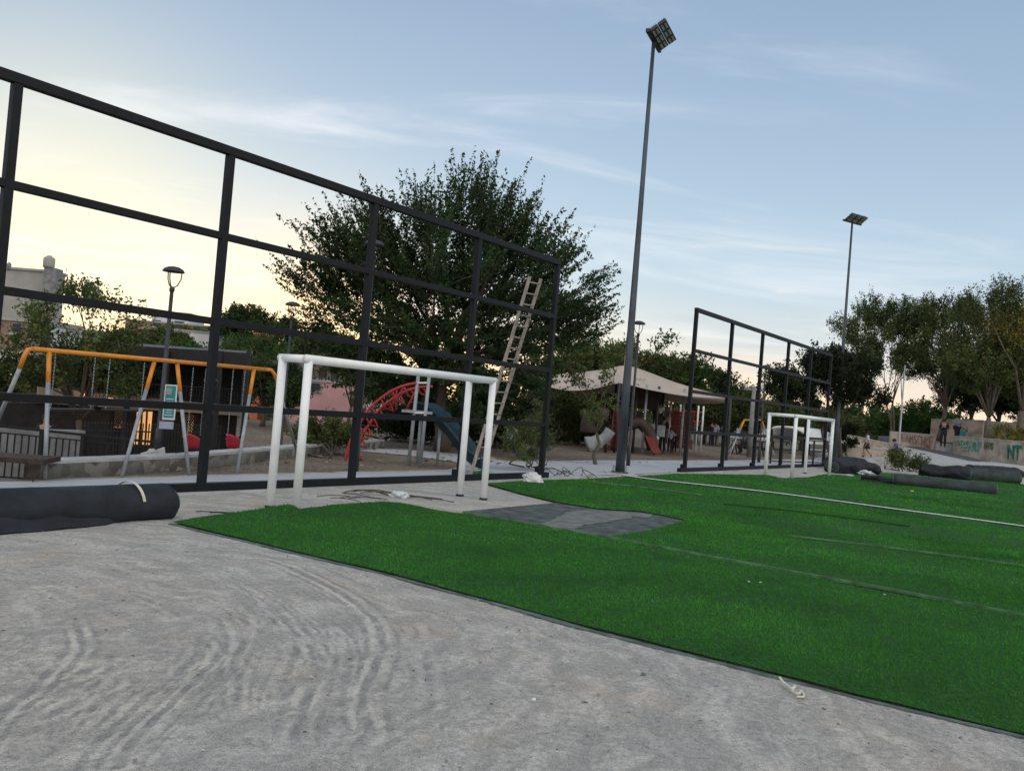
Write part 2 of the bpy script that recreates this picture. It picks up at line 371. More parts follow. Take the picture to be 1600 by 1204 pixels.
    def mr(v, a_, b_, c_=0, d_=1):
        q_ = n_.new('ShaderNodeMapRange'); q_.interpolation_type = 'SMOOTHSTEP'; l_.new(v, q_.inputs[0])
        for k_, vv in zip((1, 2, 3, 4), (a_, b_, c_, d_)): q_.inputs[k_].default_value = vv
        return q_.outputs[0]
    def mx(f, a_, b_, mode='MIX'):
        q_ = n_.new('ShaderNodeMix'); q_.data_type = 'RGBA'; q_.blend_type = mode
        for k_, vv in ((0, f), (6, a_), (7, b_)):
            if isinstance(vv, tuple): q_.inputs[k_].default_value = (*vv, 1)
            elif isinstance(vv, float): q_.inputs[k_].default_value = vv
            else: l_.new(vv, q_.inputs[k_])
        return q_.outputs[2]
    def ma(op, a_, b_):
        q_ = n_.new('ShaderNodeMath'); q_.operation = op
        for k_, vv in enumerate((a_, b_)):
            if isinstance(vv, (int, float)): q_.inputs[k_].default_value = vv
            else: l_.new(vv, q_.inputs[k_])
        return q_.outputs[0]
    cxy = (-3.1, 4.9)   # centre the vehicle turned about
    dx = ma('SUBTRACT', sp.outputs[0], cxy[0]); dy = ma('SUBTRACT', sp.outputs[1], cxy[1])
    rr = ma('SQRT', ma('ADD', ma('MULTIPLY', dx, dx), ma('MULTIPLY', dy, dy)), 0); aa = ma('ARCTAN2', dy, dx)
    cmb = n_.new('ShaderNodeCombineXYZ'); wob_ = noi(.9, 4); l_.new(ma('ADD', ma('MULTIPLY', rr, 7), ma('MULTIPLY', wob_, 9)), cmb.inputs[0]); l_.new(ma('ADD', ma('MULTIPLY', aa, 5.5), ma('MULTIPLY', wob_, 3)), cmb.inputs[1])
    streak = noi(1.0, 7, cmb.outputs[0], .65)
    basec = mx(mr(noi(.55, 5), .38, .62), (.70, .675, .625), (.75, .69, .60))
    basec = mx(mr(streak, .40, .62), mx(.55, basec, (.26, .25, .235)), basec)
    basec = mx(mr(noi(1.7, 9, ro=.75), .42, .56), mx(.34, basec, (.27, .265, .25)), basec)
    basec = mx(mr(noi(22, 9, ro=.85), .42, .56), mx(.5, basec, (.16, .16, .155)), basec)
    basec = mx(mr(noi(1.1, 4), .56, .70), basec, mx(.4, basec, (.55, .41, .30)))
    spk = mr(noi(60, 3, ro=.8), .58, .66); basec = mx(ma('MULTIPLY', spk, .6), basec, (.10, .10, .10))
    spk2 = mr(noi(45, 3, ro=.7), .40, .32); basec = mx(ma('MULTIPLY', spk2, .5), basec, (.66, .65, .62))
    basec = mx(mr(noi(140, 4, ro=.8), .50, .60), basec, mx(.5, basec, (.12, .12, .115)))
    basec = mx(mr(noi(210, 3, ro=.8), .48, .38), basec, mx(.6, basec, (.9, .87, .8)))
    at = n_.new('ShaderNodeAttribute'); at.attribute_name = 'track'
    tn = mr(noi(7, 5, ro=.7), .35, .6, .2, 1)
    basec = mx(ma('MULTIPLY', tn, mr(at.outputs['Fac'], 0.1, 1.0, 0, .5)), basec, (.80, .745, .66))
    basec = mx(ma('MULTIPLY', tn, mr(at.outputs['Fac'], -.05, -.8, 0, .55)), basec, (.20, .205, .21))
    # further off: brown soil and dry grass
    soil = mx(mr(noi(.6, 6), .4, .6), (.13, .105, .085), (.20, .165, .12))
    soil = mx(mr(noi(9, 5), .45, .62), soil, (.25, .21, .17))
    vv = ma('ADD', ma('MULTIPLY', sp.outputs[0], V.x), ma('MULTIPLY', sp.outputs[1], V.y))
    fm = mr(ma('ADD', vv, ma('MULTIPLY', noi(1.2, 3), .6)), 12.9, 13.2)
    basec = mx(fm, basec, soil)
    green = mx(mr(noi(.03, 5), .4, .6), (.06, .075, .035), (.12, .11, .07))
    basec = mx(mr(sp.outputs[1], 60, 110), basec, green)
    l_.new(basec, b.inputs['Base Color']); b.inputs['Roughness'].default_value = .95; b.inputs['Specular IOR Level'].default_value = .15
    bp = n_.new('ShaderNodeBump'); bp.inputs['Distance'].default_value = .035; bp.inputs['Strength'].default_value = .9
    hs = ma('ADD', ma('MULTIPLY', streak, .35), ma('ADD', ma('MULTIPLY', noi(28, 6, ro=.75), .5), ma('MULTIPLY', noi(110, 3), .35)))
    l_.new(hs, bp.inputs['Height']); l_.new(bp.outputs[0], b.inputs['Normal'])
    me.materials.append(m)
    return tag(o, 'pale dusty compacted ground with curved tyre tracks', 'ground', None, 'structure')
build_ground()

def polymesh(name, pts, m, z=0.0, step=.5, zf=None, parent=None):
    """flat-ish sheet: polygon outline (world xy) filled with a jittered grid"""
    P = [Vector((p[0], p[1])) for p in pts]; bd = []
    for a, b in zip(P, P[1:]+P[:1]):
        n = max(1, int((b-a).length/step)); bd += [a.lerp(b, i/n) for i in range(n)]
    nb = len(bd); ed = [(i, (i+1) % nb) for i in range(nb)]
    xs = [p.x for p in bd]; ys = [p.y for p in bd]
    poly = np.array([[p.x, p.y] for p in bd])
    gx, gy = np.meshgrid(np.arange(min(xs)+step/2, max(xs), step), np.arange(min(ys)+step/2, max(ys), step))
    q = np.stack([gx.ravel(), gy.ravel()], 1); q = q[inside(q, poly)]
    vin = bd+[Vector(tuple(r)) for r in q]
    vo, eo, fo, *_ = delaunay_2d_cdt(vin, ed, [], 1, 1e-4)
    me = bpy.data.meshes.new(name)
    me.from_pydata([(p.x, p.y, (z if zf is None else z+zf(p.x, p.y))) for p in vo], [], [tuple(f) for f in fo]); me.materials.append(m)
    me.polygons.foreach_set('use_smooth', [True]*len(me.polygons)); me.update()
    if len(me.polygons) and me.polygons[0].normal.z < 0: me.flip_normals()
    o = bpy.data.objects.new(name, me); C.objects.link(o)
    if parent: o.parent = parent
    return o
def inside(q, poly):
    x, y = q[:, 0], q[:, 1]; r = np.zeros(len(q), bool); n = len(poly)
    for i in range(n):
        x1, y1 = poly[i]; x2, y2 = poly[(i+1) % n]
        if y1 == y2: continue
        c = ((y1 > y) != (y2 > y)) & (x < (x2-x1)*(y-y1)/(y2-y1)+x1); r ^= c
    return r
# concrete path behind the frames
M['path'] = mat('path_concrete', (.42, .44, .47), .9, .10, .9, .15, bscale=40)
def Gl(L_): return [G(*p).xy for p in L_]
path = [UV(-8, 10.85), UV(48, 10.85), UV(70, 13), UV(70, 18), UV(48, 13.6), UV(36, 13.7), UV(26, 14.2), UV(21, 14.2), UV(18.5, 14.6), UV(17, 13.2), UV(15.2, 12.35), UV(10, 12.45), UV(-8, 12.3)]
tag(polymesh('path', [p.xy for p in path], M['path'], .012, 1.0), 'pale concrete footpath running behind the black frames', 'path', None, 'structure')
# branch of the path curving off to the playground
br = Gl([(735, 726), (790, 735), (860, 735), (800, 722), (740, 712), (640, 703), (560, 700), (560, 705), (640, 712)])
tag(polymesh('path', br, M['path'], .016, .6), 'pale path branch curving away past the foot of the blue slide', 'path', None, 'structure')
M['plinth'] = mat('plinth_concrete', (.40, .41, .41), .9, .2, 2, .3, bscale=30)
# ------------------------------------------------------------ artificial turf
EDGE_A = [(268, 819), (400, 850), (470, 867), (600, 897), (700, 924), (800, 950), (920, 984), (1100, 1030), (1220, 1060), (1350, 1093), (1500, 1128), (1600, 1152), (1900, 1230), (2500, 1400)]
BACK_A = [(2500, 1160), (1900, 1030), (1600, 969), (1400, 930), (1200, 893), (1060, 866), (935, 842), (830, 823), (720, 805), (660, 797), (600, 793), (545, 798), (500, 806), (467, 809), (430, 801), (380, 804), (330, 809)]
def bumpA(x, y):
    z = .012*noise.noise(Vector((x*.9, y*.9, 0)))+.004*noise.noise(Vector((x*3, y*3, 5)))
    for (q, h, sx_, sy_) in (((470, 805), .12, .75, .28), ((590, 797), .075, .8, .3)):
        c = G(*q); d = Vector((x, y, 0))-c; a = d.dot(U); b_ = d.dot(V); z += h*math.exp(-(a/sx_)**2-(b_/sy_)**2)
    return z
TURFZ = .03
M['turfbase'] = mat('turf_base', (.012, .085, .006), .95, .35, 20, .8, bscale=120)
polyA = [p for p in Gl(EDGE_A+BACK_A)]
tA = tag(polymesh('turf', polyA, M['turfbase'], TURFZ, .14, bumpA), 'nearest strip of bright green artificial turf', 'turf', None, 'structure')
polyB = Gl([(757, 757), (830, 752), (905, 750), (960, 747), (1060, 741), (1200, 743), (1222, 748), (1262, 746.5), (1290, 741.5), (1330, 743), (1372, 739), (1440, 743), (1500, 749), (1600, 757), (2000, 795), (3000, 900), (2600, 1170), (2500, 1154), (1900, 1027), (1600, 966.5), (1400, 928), (1200, 891), (1060, 864), (945, 842), (1010, 832), (1072, 815), (1035, 807), (1000, 801), (935, 797), (872, 787), (810, 772)])
def bumpB(x, y): return .012*noise.noise(Vector((x*.5, y*.5, 9)))
tB = tag(polymesh('turf', polyB, M['turfbase'], TURFZ, .4, bumpB), 'wide field of green artificial turf beyond the seam', 'turf', None, 'structure')
# blades
def blades(poly, zf, seed):
    r = np.random.default_rng(seed); P = np.array([[p[0], p[1]] for p in poly])
    lo = np.maximum(P.min(0), [-6, 3.4]); hi = np.minimum(P.max(0), [26, 48]); out_ = []; tints = []
    for y0, y1, dens, hgt, wd in ((3.4, 5.5, 5200, .030, .0042), (5.5, 7.5, 3800, .031, .005), (7.5, 10, 2300, .033, .0065), (10, 14, 1200, .035, .0095), (14, 20, 560, .038, .014), (20, 30, 210, .04, .024), (30, 48, 80, .04, .04)):
        a, b_ = max(y0, lo[1]), min(y1, hi[1])
        if b_ <= a: continue
        x1 = min(hi[0], b_*.66+.6); x0_ = max(lo[0], -b_*.45-1)
        n = int((x1-x0_)*(b_-a)*dens); q = np.stack([r.uniform(x0_, x1, n), r.uniform(a, b_, n)], 1)
        q = q[(q[:, 0] < q[:, 1]*.66+.4)]; q = q[inside(q, P)]; n = len(q)
        if n == 0: continue
        if zf is bumpA: z = np.array([zf(a_, c_) for a_, c_ in q])
        else: z = np.zeros(n)
        an = r.uniform(0, 2*np.pi, n); h = hgt*.8*r.uniform(.6, 1.1, n); w_ = wd*r.uniform(.7, 1.3, n)
        mlx = np.array([noise.noise(Vector((a_*.7+c_*.3, c_*.35-a_*.2, 11))) for a_, c_ in q])
        lean = np.stack([r.normal(-.25, .45, n)+mlx*1.3, r.normal(-.25, .45, n)+mlx*.9], 1)*h[:, None]
        big = np.array([noise.noise(Vector((a_*.8+c_*.5, c_*1.2-a_*.5, 2)))+.6*noise.noise(Vector((a_*3.5, c_*3.5, 4))) for a_, c_ in q[::1]]) if n < 400000 else np.zeros(n)
        dx = np.cos(an)*w_/2; dy = np.sin(an)*w_/2; bz = z+TURFZ-.003
        v = np.zeros((n, 3, 3)); v[:, 0] = np.stack([q[:, 0]-dx, q[:, 1]-dy, bz], 1); v[:, 1] = np.stack([q[:, 0]+dx, q[:, 1]+dy, bz], 1)
        v[:, 2] = np.stack([q[:, 0]+lean[:, 0], q[:, 1]+lean[:, 1], bz+h], 1)
        t = r.uniform(.7, 1.25, (n, 1))*np.array([[1, 1, 1]])*(1+.42*big[:, None]); yl = r.random(n) < .05; t[yl] *= np.array([2.2, 1.2, 1.3])  # the noise paints broad sheen bands into the blade tint
        out_.append(v.reshape(-1, 3)); tints.append(np.repeat(t, 3, 0))
    return np.concatenate(out_), np.concatenate(tints)
va, ta = blades(polyA, bumpA, 3); vb, tb = blades(polyB, bumpB, 4)
gr = fast_mesh('grass_pile', np.concatenate([va, vb]), 3, M['grass'], None, np.concatenate([ta, tb]))
tag(gr, 'short plastic grass fibres of the artificial turf', 'grass', None, 'stuff')
# backing strip showing along the near edge
def ribbon(name, pts, wd, m, z=.02, thick=.006, off=0, jit=0):
    mb = MB(); P = [Vector((*p, 0)) if len(p) == 2 else Vector(p) for p in pts]; Lp = []; Rp = []
    for i, p in enumerate(P):
        d = (P[min(i+1, len(P)-1)]-P[max(i-1, 0)]).normalized(); s_ = Vector((-d.y, d.x, 0)); k = wd*(1+jit*noise.noise(p*1.7)) if jit else wd
        Lp.append(p+s_*(off+k/2)); Rp.append(p+s_*(off-k/2))
    n = len(P); vs = [(a.x, a.y, z) for a in Lp]+[(a.x, a.y, z) for a in Rp]+[(a.x, a.y, z-thick) for a in Lp]+[(a.x, a.y, z-thick) for a in Rp]
    fs = []
    for i in range(n-1):
        fs += [(i, n+i, n+i+1, i+1), (2*n+i, 2*n+i+1, 3*n+i+1, 3*n+i), (i, i+1, 2*n+i+1, 2*n+i), (n+i, 3*n+i, 3*n+i+1, n+i+1)]
    mb.add(vs, fs); return mb.build(name, m)
M['edge'] = mat('backing_edge', (.11, .15, .14), .85, .4, 6, .3)
M['whiteline'] = mat('white_line', (.78, .80, .80), .7, .08, 4)
ea = [Vector((*p, 0)) for p in catmull(np.array([list(p) for p in Gl(EDGE_A[:-1])]), 8)]
tag(ribbon('turf_edging', ea, .045, M['edge'], .014, .010, -.02, 1.4), 'grey green backing strip along the near edge of the turf', 'edging')
seamp = [Vector((*p, 0)) for p in catmull(np.array([list(p) for p in Gl([(2100, 1069.5), (1600, 968), (1400, 929), (1200, 892), (1060, 865), (937, 842), (830, 823), (725, 805)])]), 8)]
M['seam'] = mat('seam_tape', (.08, .17, .08), .8, .45, 5)
tag(ribbon('turf_seam', seamp, .035, M['seam'], .058, .03, 0, 1.0), 'pale raised seam between the nearest turf strip and the field', 'seam')
wl = [Vector((*p, 0)) for p in catmull(np.array([list(p) for p in Gl([(975, 745), (1040, 753.5), (1200, 771), (1400, 798), (1600, 825), (1900, 868), (2300, 925)])]), 6)]
tag(ribbon('white_turf_line', wl, .13, M['whiteline'], .052, .008), 'long white line strip lying across the green turf', 'line')
tag(ribbon('line_backing_shadow', wl, .12, M['roll'], .046, .01, -.11), 'dark backing edge and painted shadow beside the long white line strip', 'gap')  # backing edge and the raised line's shadow, drawn as one dark strip
for k, (pts, m_, wd, lab) in enumerate([([(920, 756), (1000, 764), (1100, 777)], 'seam', .06, 'pale seam in the turf left of the white line'),
        ([(1230, 841.5), (1400, 862), (1600, 889), (1800, 915)], 'seam', .035, 'thin grey seam crossing the middle of the turf at right'),
        ([(1130, 791), (1250, 803), (1420, 826)], 'turfbase', .05, 'dark thin seam under the white line in the middle field')]):
    pp = [Vector((*p, 0)) for p in catmull(np.array([list(p) for p in Gl(pts)]), 6)]
    tag(ribbon('turf_seam', pp, wd, M[m_], .062, .02, 0, .8), lab, 'seam')
# dark lining patch with dust
M['lining'] = mat('lining', (.06, .075, .07), .9, .4, 4, .3, c2=(.115, .13, .125))
M['dust'] = mat('dust_patch', (.165, .175, .165), .95, .3, 5, .5, bscale=60)
tag(polymesh('lining_sheet', Gl([(722, 800), (872, 786), (935, 797), (1000, 801), (1035, 807), (1076, 816), (1010, 834), (940, 843), (830, 824), (725, 806)]), M['lining'], .016, .3), 'bare grey lining sheet in the gap of the turf', 'sheet')
def blob(pts, name, lab, m, z):
    c = catmull(np.array([list(p) for p in Gl(pts)]+[list(Gl(pts)[0])]), 6)[:-1]
    c = [Vector((a+.10*noise.noise(Vector((a*5, b*5, 1))), b+.10*noise.noise(Vector((a*5, b*5, 8))))) for a, b in c]
    return tag(polymesh(name, c, m, z, .3), lab, 'dust')
blob([(845, 820), (872, 810), (900, 799), (985, 801.5), (1024, 806), (985, 811), (930, 819), (885, 829)], 'dust_patch', 'pale dust spilled over the grey lining sheet', M['dust'], .021)

# ------------------------------------------------------------ black steel frames
def frame(origin, i0, i1, label, ext0, ext1, brackets):
    base = UV(origin, 10.70)
    t = thing('steel_frame', base, label, 'frame', 'tall black steel frames along the pitch ends')
    sp, Ht, wd = 2.97, 4.90, .105
    for i in range(i0, i1+1):
        p = base+U*sp*i
        MB().box(p+Vector((0, 0, Ht/2-.03)), (wd/2, wd/2, Ht/2-.032), U, V).build('post', M['frame'], t, bevel=.006)
    for j in range(5):
        z = [.085, Ht*.25, Ht*.5, Ht*.75, Ht][j]
        a = base+U*(sp*i0-(ext0 if j == 0 else wd/2+.001)); b_ = base+U*(sp*i1+(ext1 if j == 0 else wd/2+.001))
        if j == 4: MB().beam(a+Vector((0, 0, z)), b_+Vector((0, 0, z)), .12, .112).build('rail', M['frame'], t, bevel=.006)
        else: MB().beam(a+Vector((0, 0, z)), b_+Vector((0, 0, z)), .098 if j else .13, wd*.92 if j else .125).build('rail', M['frame'], t, bevel=.006)
    for i in brackets:
        p = base+U*(sp*i-.11)+V*.02+Vector((0, 0, .19)); MB().box(p, (.05, .06, .07), U, V).build('bracket', M['frame'], t, bevel=.005)
    return t
o1 = Vector((-5.9567, 10.0888, 0)).dot(U); o2 = Vector((5.3022, 26.366, 0)).dot(U)
frame(o1, -1, 4, 'tall black steel frame standing behind the nearer goal', .05, .25, [3, 4])
frame(o2, 0, 5, 'distant black steel frame behind the farther goal', .4, .1, [0, 1, 2])
MB().box((UV(o1+5, 10.72)+Vector((0, 0, .015)))/1, (9.5, .16, .018), U, V).build('plinth', M['plinth']).update_tag()
pl = bpy.data.objects['plinth']; tag(pl, 'low concrete strip under the nearer black frame', 'kerb', None, 'structure')
pl2 = MB().box(UV(o2+7.3, 10.72, .015), (8, .18, .018), U, V).build('plinth', M['plinth']); tag(pl2, 'low concrete strip under the distant black frame', 'kerb', None, 'structure')

# ------------------------------------------------------------ goals
def goal(p4, label, gw=4.05, gd=.5):
    t = thing('futsal_goal', p4, label, 'goal', 'white goals in front of the black frames')
    r = .056; h = 1.985
    c = {(a, b): p4-U*gw*a+V*gd*b for a in (0, 1) for b in (0, 1)}
    for k, p in c.items(): MB().tube([p+Vector((0, 0, -.02)), p+Vector((0, 0, h+.03))], r, 20).build('post', M['goal'], t, True)
    for p in c.values(): MB().lathe(p, [(r+.012, .0), (r+.012, .03), (r, .035)], 16).build('base_collar', M['black'], t, True)
    top = Vector((0, 0, h))
    MB().tube([c[0, 0]+top+U*.056, c[1, 0]+top-U*.056], r+.002, 20).build('crossbar', M['goal'], t, True)
    for a in (0, 1): MB().tube([c[a, 0]+top, c[a, 1]+top+V*.056], r-.003, 20).build('depth_bar', M['goal'], t, True)
    return t
goal(Vector((-.3203, 14.669, 0)), 'nearer white tubular goal with no net')
g2 = G(1237, 748)
goal(Vector((g2.x, g2.y, 0))+U*4.3, 'small looking farther white goal in front of the distant frame', 4.3, .85)

# ------------------------------------------------------------ floodlight masts
def mast(base, h, yaw, label, fixt, S=.67):
    t = thing('floodlight_mast', base, label, 'floodlight mast', 'tall floodlight masts')
    MB().tube([base+Vector((0, 0, z)) for z in (0, 2.5, h*.6, h-.1)], [.125, .108, .07, .05], 20).build('pole', M['pole'], t, True)
    bp = MB().box(base+Vector((0, 0, .05)), (.2, .2, .02)); bp.build('base_plate', M['pole'], t)
    for sx_ in (-1, 1):
        for sy_ in (-1, 1): MB().tube([base+Vector((sx_*.16, sy_*.16, .02)), base+Vector((sx_*.16, sy_*.16, .22))], .014, 6).build('anchor_bolt', M['galv'], t)
    MB().box(base+Vector((0, 0, .01)), (.4, .4, .02)).build('footing', M['conc'], t)
    cz = base+Vector((0, 0, h))
    ax = Vector((math.cos(yaw), math.sin(yaw), 0)); fy = Vector((-ax.y, ax.x, 0))  # fy faces the lit side
    if fy.y > 0: fy = -fy
    nrm = (fy*.55+Vector((0, 0, -.83))).normalized(); upv = ax.cross(nrm).normalized()
    if upv.z < 0: upv = -upv
    MB().beam(cz-ax*1.05*S+Vector((0, 0, -.05)), cz+ax*1.05*S+Vector((0, 0, -.05)), .09, .09).build('cross_arm', M['lampblk'], t)
    for (i, j) in fixt:
        c = cz+ax*(i*.62*S)+upv*(.20+j*.375)*S+nrm*.05
        fl = MB().box(c, (.30*S, .18*S, .05), ax, upv, nrm).build('floodlight', M['lampblk'], t, bevel=.02)
        for s_ in (-1, 1):
            m_ = MB().box(c+upv*.078*s_*S+nrm*.055, (.22*S, .042*S, .006), ax, upv, nrm)
            m_.build('lens', M['lens'], fl, origin=worldloc(fl))
        for k in range(4):
            MB().box(c-nrm*.07+upv*(-.12+.08*k)*S, (.24*S, .006, .03), ax, upv, nrm).build('cooling_fin', M['lampblk'], fl, origin=worldloc(fl))
    return t
M['lens'] = mat('led_lens', (.26, .29, .23), .25, .15, 8)
b1 = G(968, 740); b2 = G(1304, 722)
six = [(-1, 0), (0, 0), (1, 0), (-1, 1), (0, 1), (1, 1)]
top1 = W(1031, 62, b1.y); top2 = W(1333, 346, b2.y)
mast(b1, top1.z, 1.17, 'tall grey floodlight mast nearest the camera between the two frames', six)
mast(b2, top2.z, .55, 'farther floodlight mast beyond the second goal', six, .68)

# ------------------------------------------------------------ street lamps
def lamp(px, ytop, D, label, zbase=0, h=None, copy=[None]):
    p = B(px, D, zbase); top = W(px, ytop, D); hh = top.z-zbase
    p = Vector((top.x, top.y, zbase))
    t = thing('street_lamp', p, label, 'street lamp', 'park street lamps with domed caps')
    zc_ = Vector((0, 0, 1)); n = p+zc_*(hh-.42)
    MB().tube([p, p+zc_*.6, p+zc_*.62, p+zc_*(hh-.45)], [.065, .06, .045, .035], 12).build('pole', M['lampblk'], t, True)
    MB().lathe(n, [(.03, -.08), (.05, -.05), (.05, 0), (.03, .03)], 12).build('neck', M['lampblk'], t, True)
    for k in range(3):
        a = 2*math.pi*k/3+.5; d = Vector((math.cos(a), math.sin(a), 0))
        MB().tube([n, n+d*.09+zc_*.06, n+d*.145+zc_*.18, n+d*.155+zc_*.33], .011, 6).build('cage_arm', M['lampblk'], t, True)
    MB().lathe(p+zc_*(hh-.10), [(.20, -.01), (.205, .0), (.17, .05), (.10, .085), (.01, .10)], 24).build('lamp_cap', M['lampblk'], t, True)
    return t
lamp(272, 416, 16.7, 'street lamp on the stone pedestal by the teal sign', 0.02)
lamp(458, 471, 23.5, 'street lamp rising behind the left top of the nearer goal', -1.5)
lamp(586, 375, 18, 'street lamp with its cap inside the big dark tree')
lamp(999, 501, 27.5, 'street lamp half hidden behind the nearest floodlight mast')
lamp(1197, 570, 37.7, 'street lamp seen through the middle of the distant frame')
lamp(1273, 586, 55, 'small looking street lamp before the dark round tree')
lamp(500, 622, 100, 'tiny street lamp in front of the pink wall', -3.6)
lamp(330, 590, 24, 'low street lamp with pale cap on the black building terrace', -1.6)

# ------------------------------------------------------------ swing sets
def swing(Lp, posts, label, barr=.035, seats=(), hh=1.8):
    """Lp: two bar end points; posts: list of (bar point, foot point)"""
    a, b_ = Lp; t = thing('swing_set', Vector(((a+b_)/2).xy.to_3d()), label, 'swing set', 'orange and grey swing sets')
    MB().tube([a, b_], barr, 12).build('top_bar', M['orange'], t, True)
    for top, foot in posts:
        k = top.lerp(foot, .25); MB().tube([top, k], barr*.98, 12).build('leg_sleeve', M['orange'], t, True)
        MB().tube([k, foot], barr*.9, 12).build('leg', M['galv'], t, True)
    return t
fl = {'n1': G(70, 748), 'n2': G(293, 742), 'n3': G(370, 739), 'm1': G(192, 743), 'f1': G(470, 705)}
def barpt(px, py): # on the plane of the swing bar (v = 13.05)
    return PV(px, py, 13.3)
s0, s1 = barpt(42, 543), barpt(428, 578)
sw = swing((barpt(52, 545), barpt(415, 577)), [
    (barpt(77, 549), G(70, 748)), (barpt(241, 566), G(190, 745)), (barpt(277, 569), G(295, 742)), (barpt(397, 577), G(370, 740))],
    'orange topped toddler swing set with red bucket seats behind the nearer frame')
for pts in ([barpt(52, 545), barpt(44, 546), barpt(38, 556), PV(31, 575, 13.35)], [barpt(415, 577), barpt(424, 578), barpt(430, 586), PV(434, 602, 13.4)]):
    MB().tube(pts, .035, 12).build('bar_bend', M['orange'], sw, True)
MB().tube([PV(31, 575, 13.35), PV(-18, 690, 14.1)], .031, 12).build('leg', M['galv'], sw, True)
MB().tube([PV(434, 602, 13.4), PV(466, 712, 14.2)], .031, 12).build('leg', M['galv'], sw, True)
def chain(a, b_, parent):
    n = max(2, int((b_-a).length/.05)); mb = MB()
    for i in range(n):
        p = a.lerp(b_, i/n); q = a.lerp(b_, (i+.8)/n); off = Vector((.007, 0, 0)) if i % 2 else Vector((0, .007, 0))
        mb.tube([p+off, q+off], .004, 4); mb.tube([p-off, q-off], .004, 4)
    mb.build('chain', M['galv'], parent)
def hang(pxs, pya, pyb, v=13.3):
    return [(barpt(x, a), Vector((barpt(x, a).x, barpt(x, a).y, PV(x, b_, v).z))) for x, a, b_ in zip(pxs, pya, pyb)]
seatpts = [((87, 149), (551, 558), (640, 640)), ((172, 226), (560, 566), (640, 642)), ((291, 351), (572, 576), (672, 672)), ((357, 388), (577, 578), (676, 676))]
for k, (pxs, pa, pb) in enumerate(seatpts[:2]):
    h_ = hang(pxs, pa, pb); [chain(a, b_, sw) for a, b_ in h_]
    s_ = MB().box((h_[0][1]+h_[1][1])/2, ((h_[0][1]-h_[1][1]).length/2+.02, .09, .015), (h_[0][1]-h_[1][1])).build('flat_seat', M['black'], sw)
for k, px_ in enumerate((302, 364)):
    c = PV(px_, 690, 13.3); cc = Vector(c); sb = MB()
    prof = [(.03, -.12), (.075, -.12), (.10, -.09), (.118, -.03), (.128, .03), (.135, .07), (.12, .07), (.112, .03), (.10, -.03), (.08, -.08), (.02, -.10)]
    sb.lathe(cc, prof, 24)
    sb.v = [tuple(Vector(v_)+Vector((0, 0, (.055*max(-1, min(1, -(Vector(v_)-cc).dot(U)/.12))+.02)*(1 if v_[2] > cc.z else 0)))) for v_ in sb.v]
    st = sb.build('bucket_seat', M['redpl'], sw, True)
    [MB().tube([cc+U*.05*q_-V*.125+Vector((0, 0, -.06)), cc+U*.05*q_-V*.09+Vector((0, 0, -.06))], .033, 12).build('leg_hole', M['black'], st, True, origin=cc) for q_ in (-1, 1)]
    MB().box(cc+Vector((0, 0, .045)), (.16, .02, .014), U, V).build('seat_bar', M['redpl'], sw, bevel=.01)
    for s_ in (-1, 1):
        tpx = (291, 351) if k == 0 else (355, 387)
        a = barpt(tpx[0 if s_ < 0 else 1], 573 if k == 0 else 578); a = cc+U*.13*s_+Vector((0, 0, 0)); top_ = Vector((a.x, a.y, barpt(px_, 574).z))
        chain(top_+Vector((0, 0, 0)), a+Vector((0, 0, .1)), sw)

# far orange swing beyond the second frame
fa, fb = W(1163, 656, 46), W(1190, 656, 50)
swing((fa, fb), [(fa, B(1134, 46.3)), (fa, B(1140, 44.5)), (fb, B(1197, 50)), (fb, B(1210, 48))], 'distant orange topped swing set seen through the second frame', .05)

# ------------------------------------------------------------ low stone wall
m, t_, b_s = new_mat('rubble_stone'); n_ = t_.nodes
tcn = n_.new('ShaderNodeTexCoord'); vo = n_.new('ShaderNodeTexVoronoi'); vo.inputs['Scale'].default_value = 5.5; t_.links.new(tcn.outputs['Object'], vo.inputs['Vector'])
rp = n_.new('ShaderNodeValToRGB'); t_.links.new(vo.outputs['Color'], rp.inputs[0]); rp.color_ramp.elements[0].color = (.07, .07, .065, 1); rp.color_ramp.elements[1].color = (.27, .26, .23, 1)
t_.links.new(rp.outputs[0], b_s.inputs['Base Color']); b_s.inputs['Roughness'].default_value = .95
bpn = n_.new('ShaderNodeBump'); bpn.inputs['Distance'].default_value = .05; bpn.inputs['Strength'].default_value = .9; t_.links.new(vo.outputs['Distance'], bpn.inputs['Height']); bpn.invert = True; t_.links.new(bpn.outputs[0], b_s.inputs['Normal'])
M['rubble'] = m
def wallpath(name, P, thick, h0, h1, m, parent, zb=0, jit=0.0):
    mb = MB(); n = len(P)
    for i in range(n-1):
        a, b_ = P[i], P[i+1]; d = (b_-a).normalized(); s_ = Vector((-d.y, d.x, 0))
        k = max(1, int((b_-a).length/.25)) if jit else 1
        mb.beam(a+Vector((0, 0, (h0+h1)/2))+s_*thick/2, b_+Vector((0, 0, (h0+h1)/2))+s_*thick/2, h1-h0, thick, ext=.01*(i % 2))
    return mb.build(name, m, parent)
sww = thing('stone_wall', WALL[0], 'low rubble stone wall with pale concrete coping behind the swings', 'wall')
wallpath('wall_body', [Vector(p) for p in WALL], .32, -1.8, .21, M['rubble'], sww)
wallpath('coping', [Vector(p)-Vector((.0, .0, 0)) for p in WALL], .36, .212, .26, M['conc'], sww)
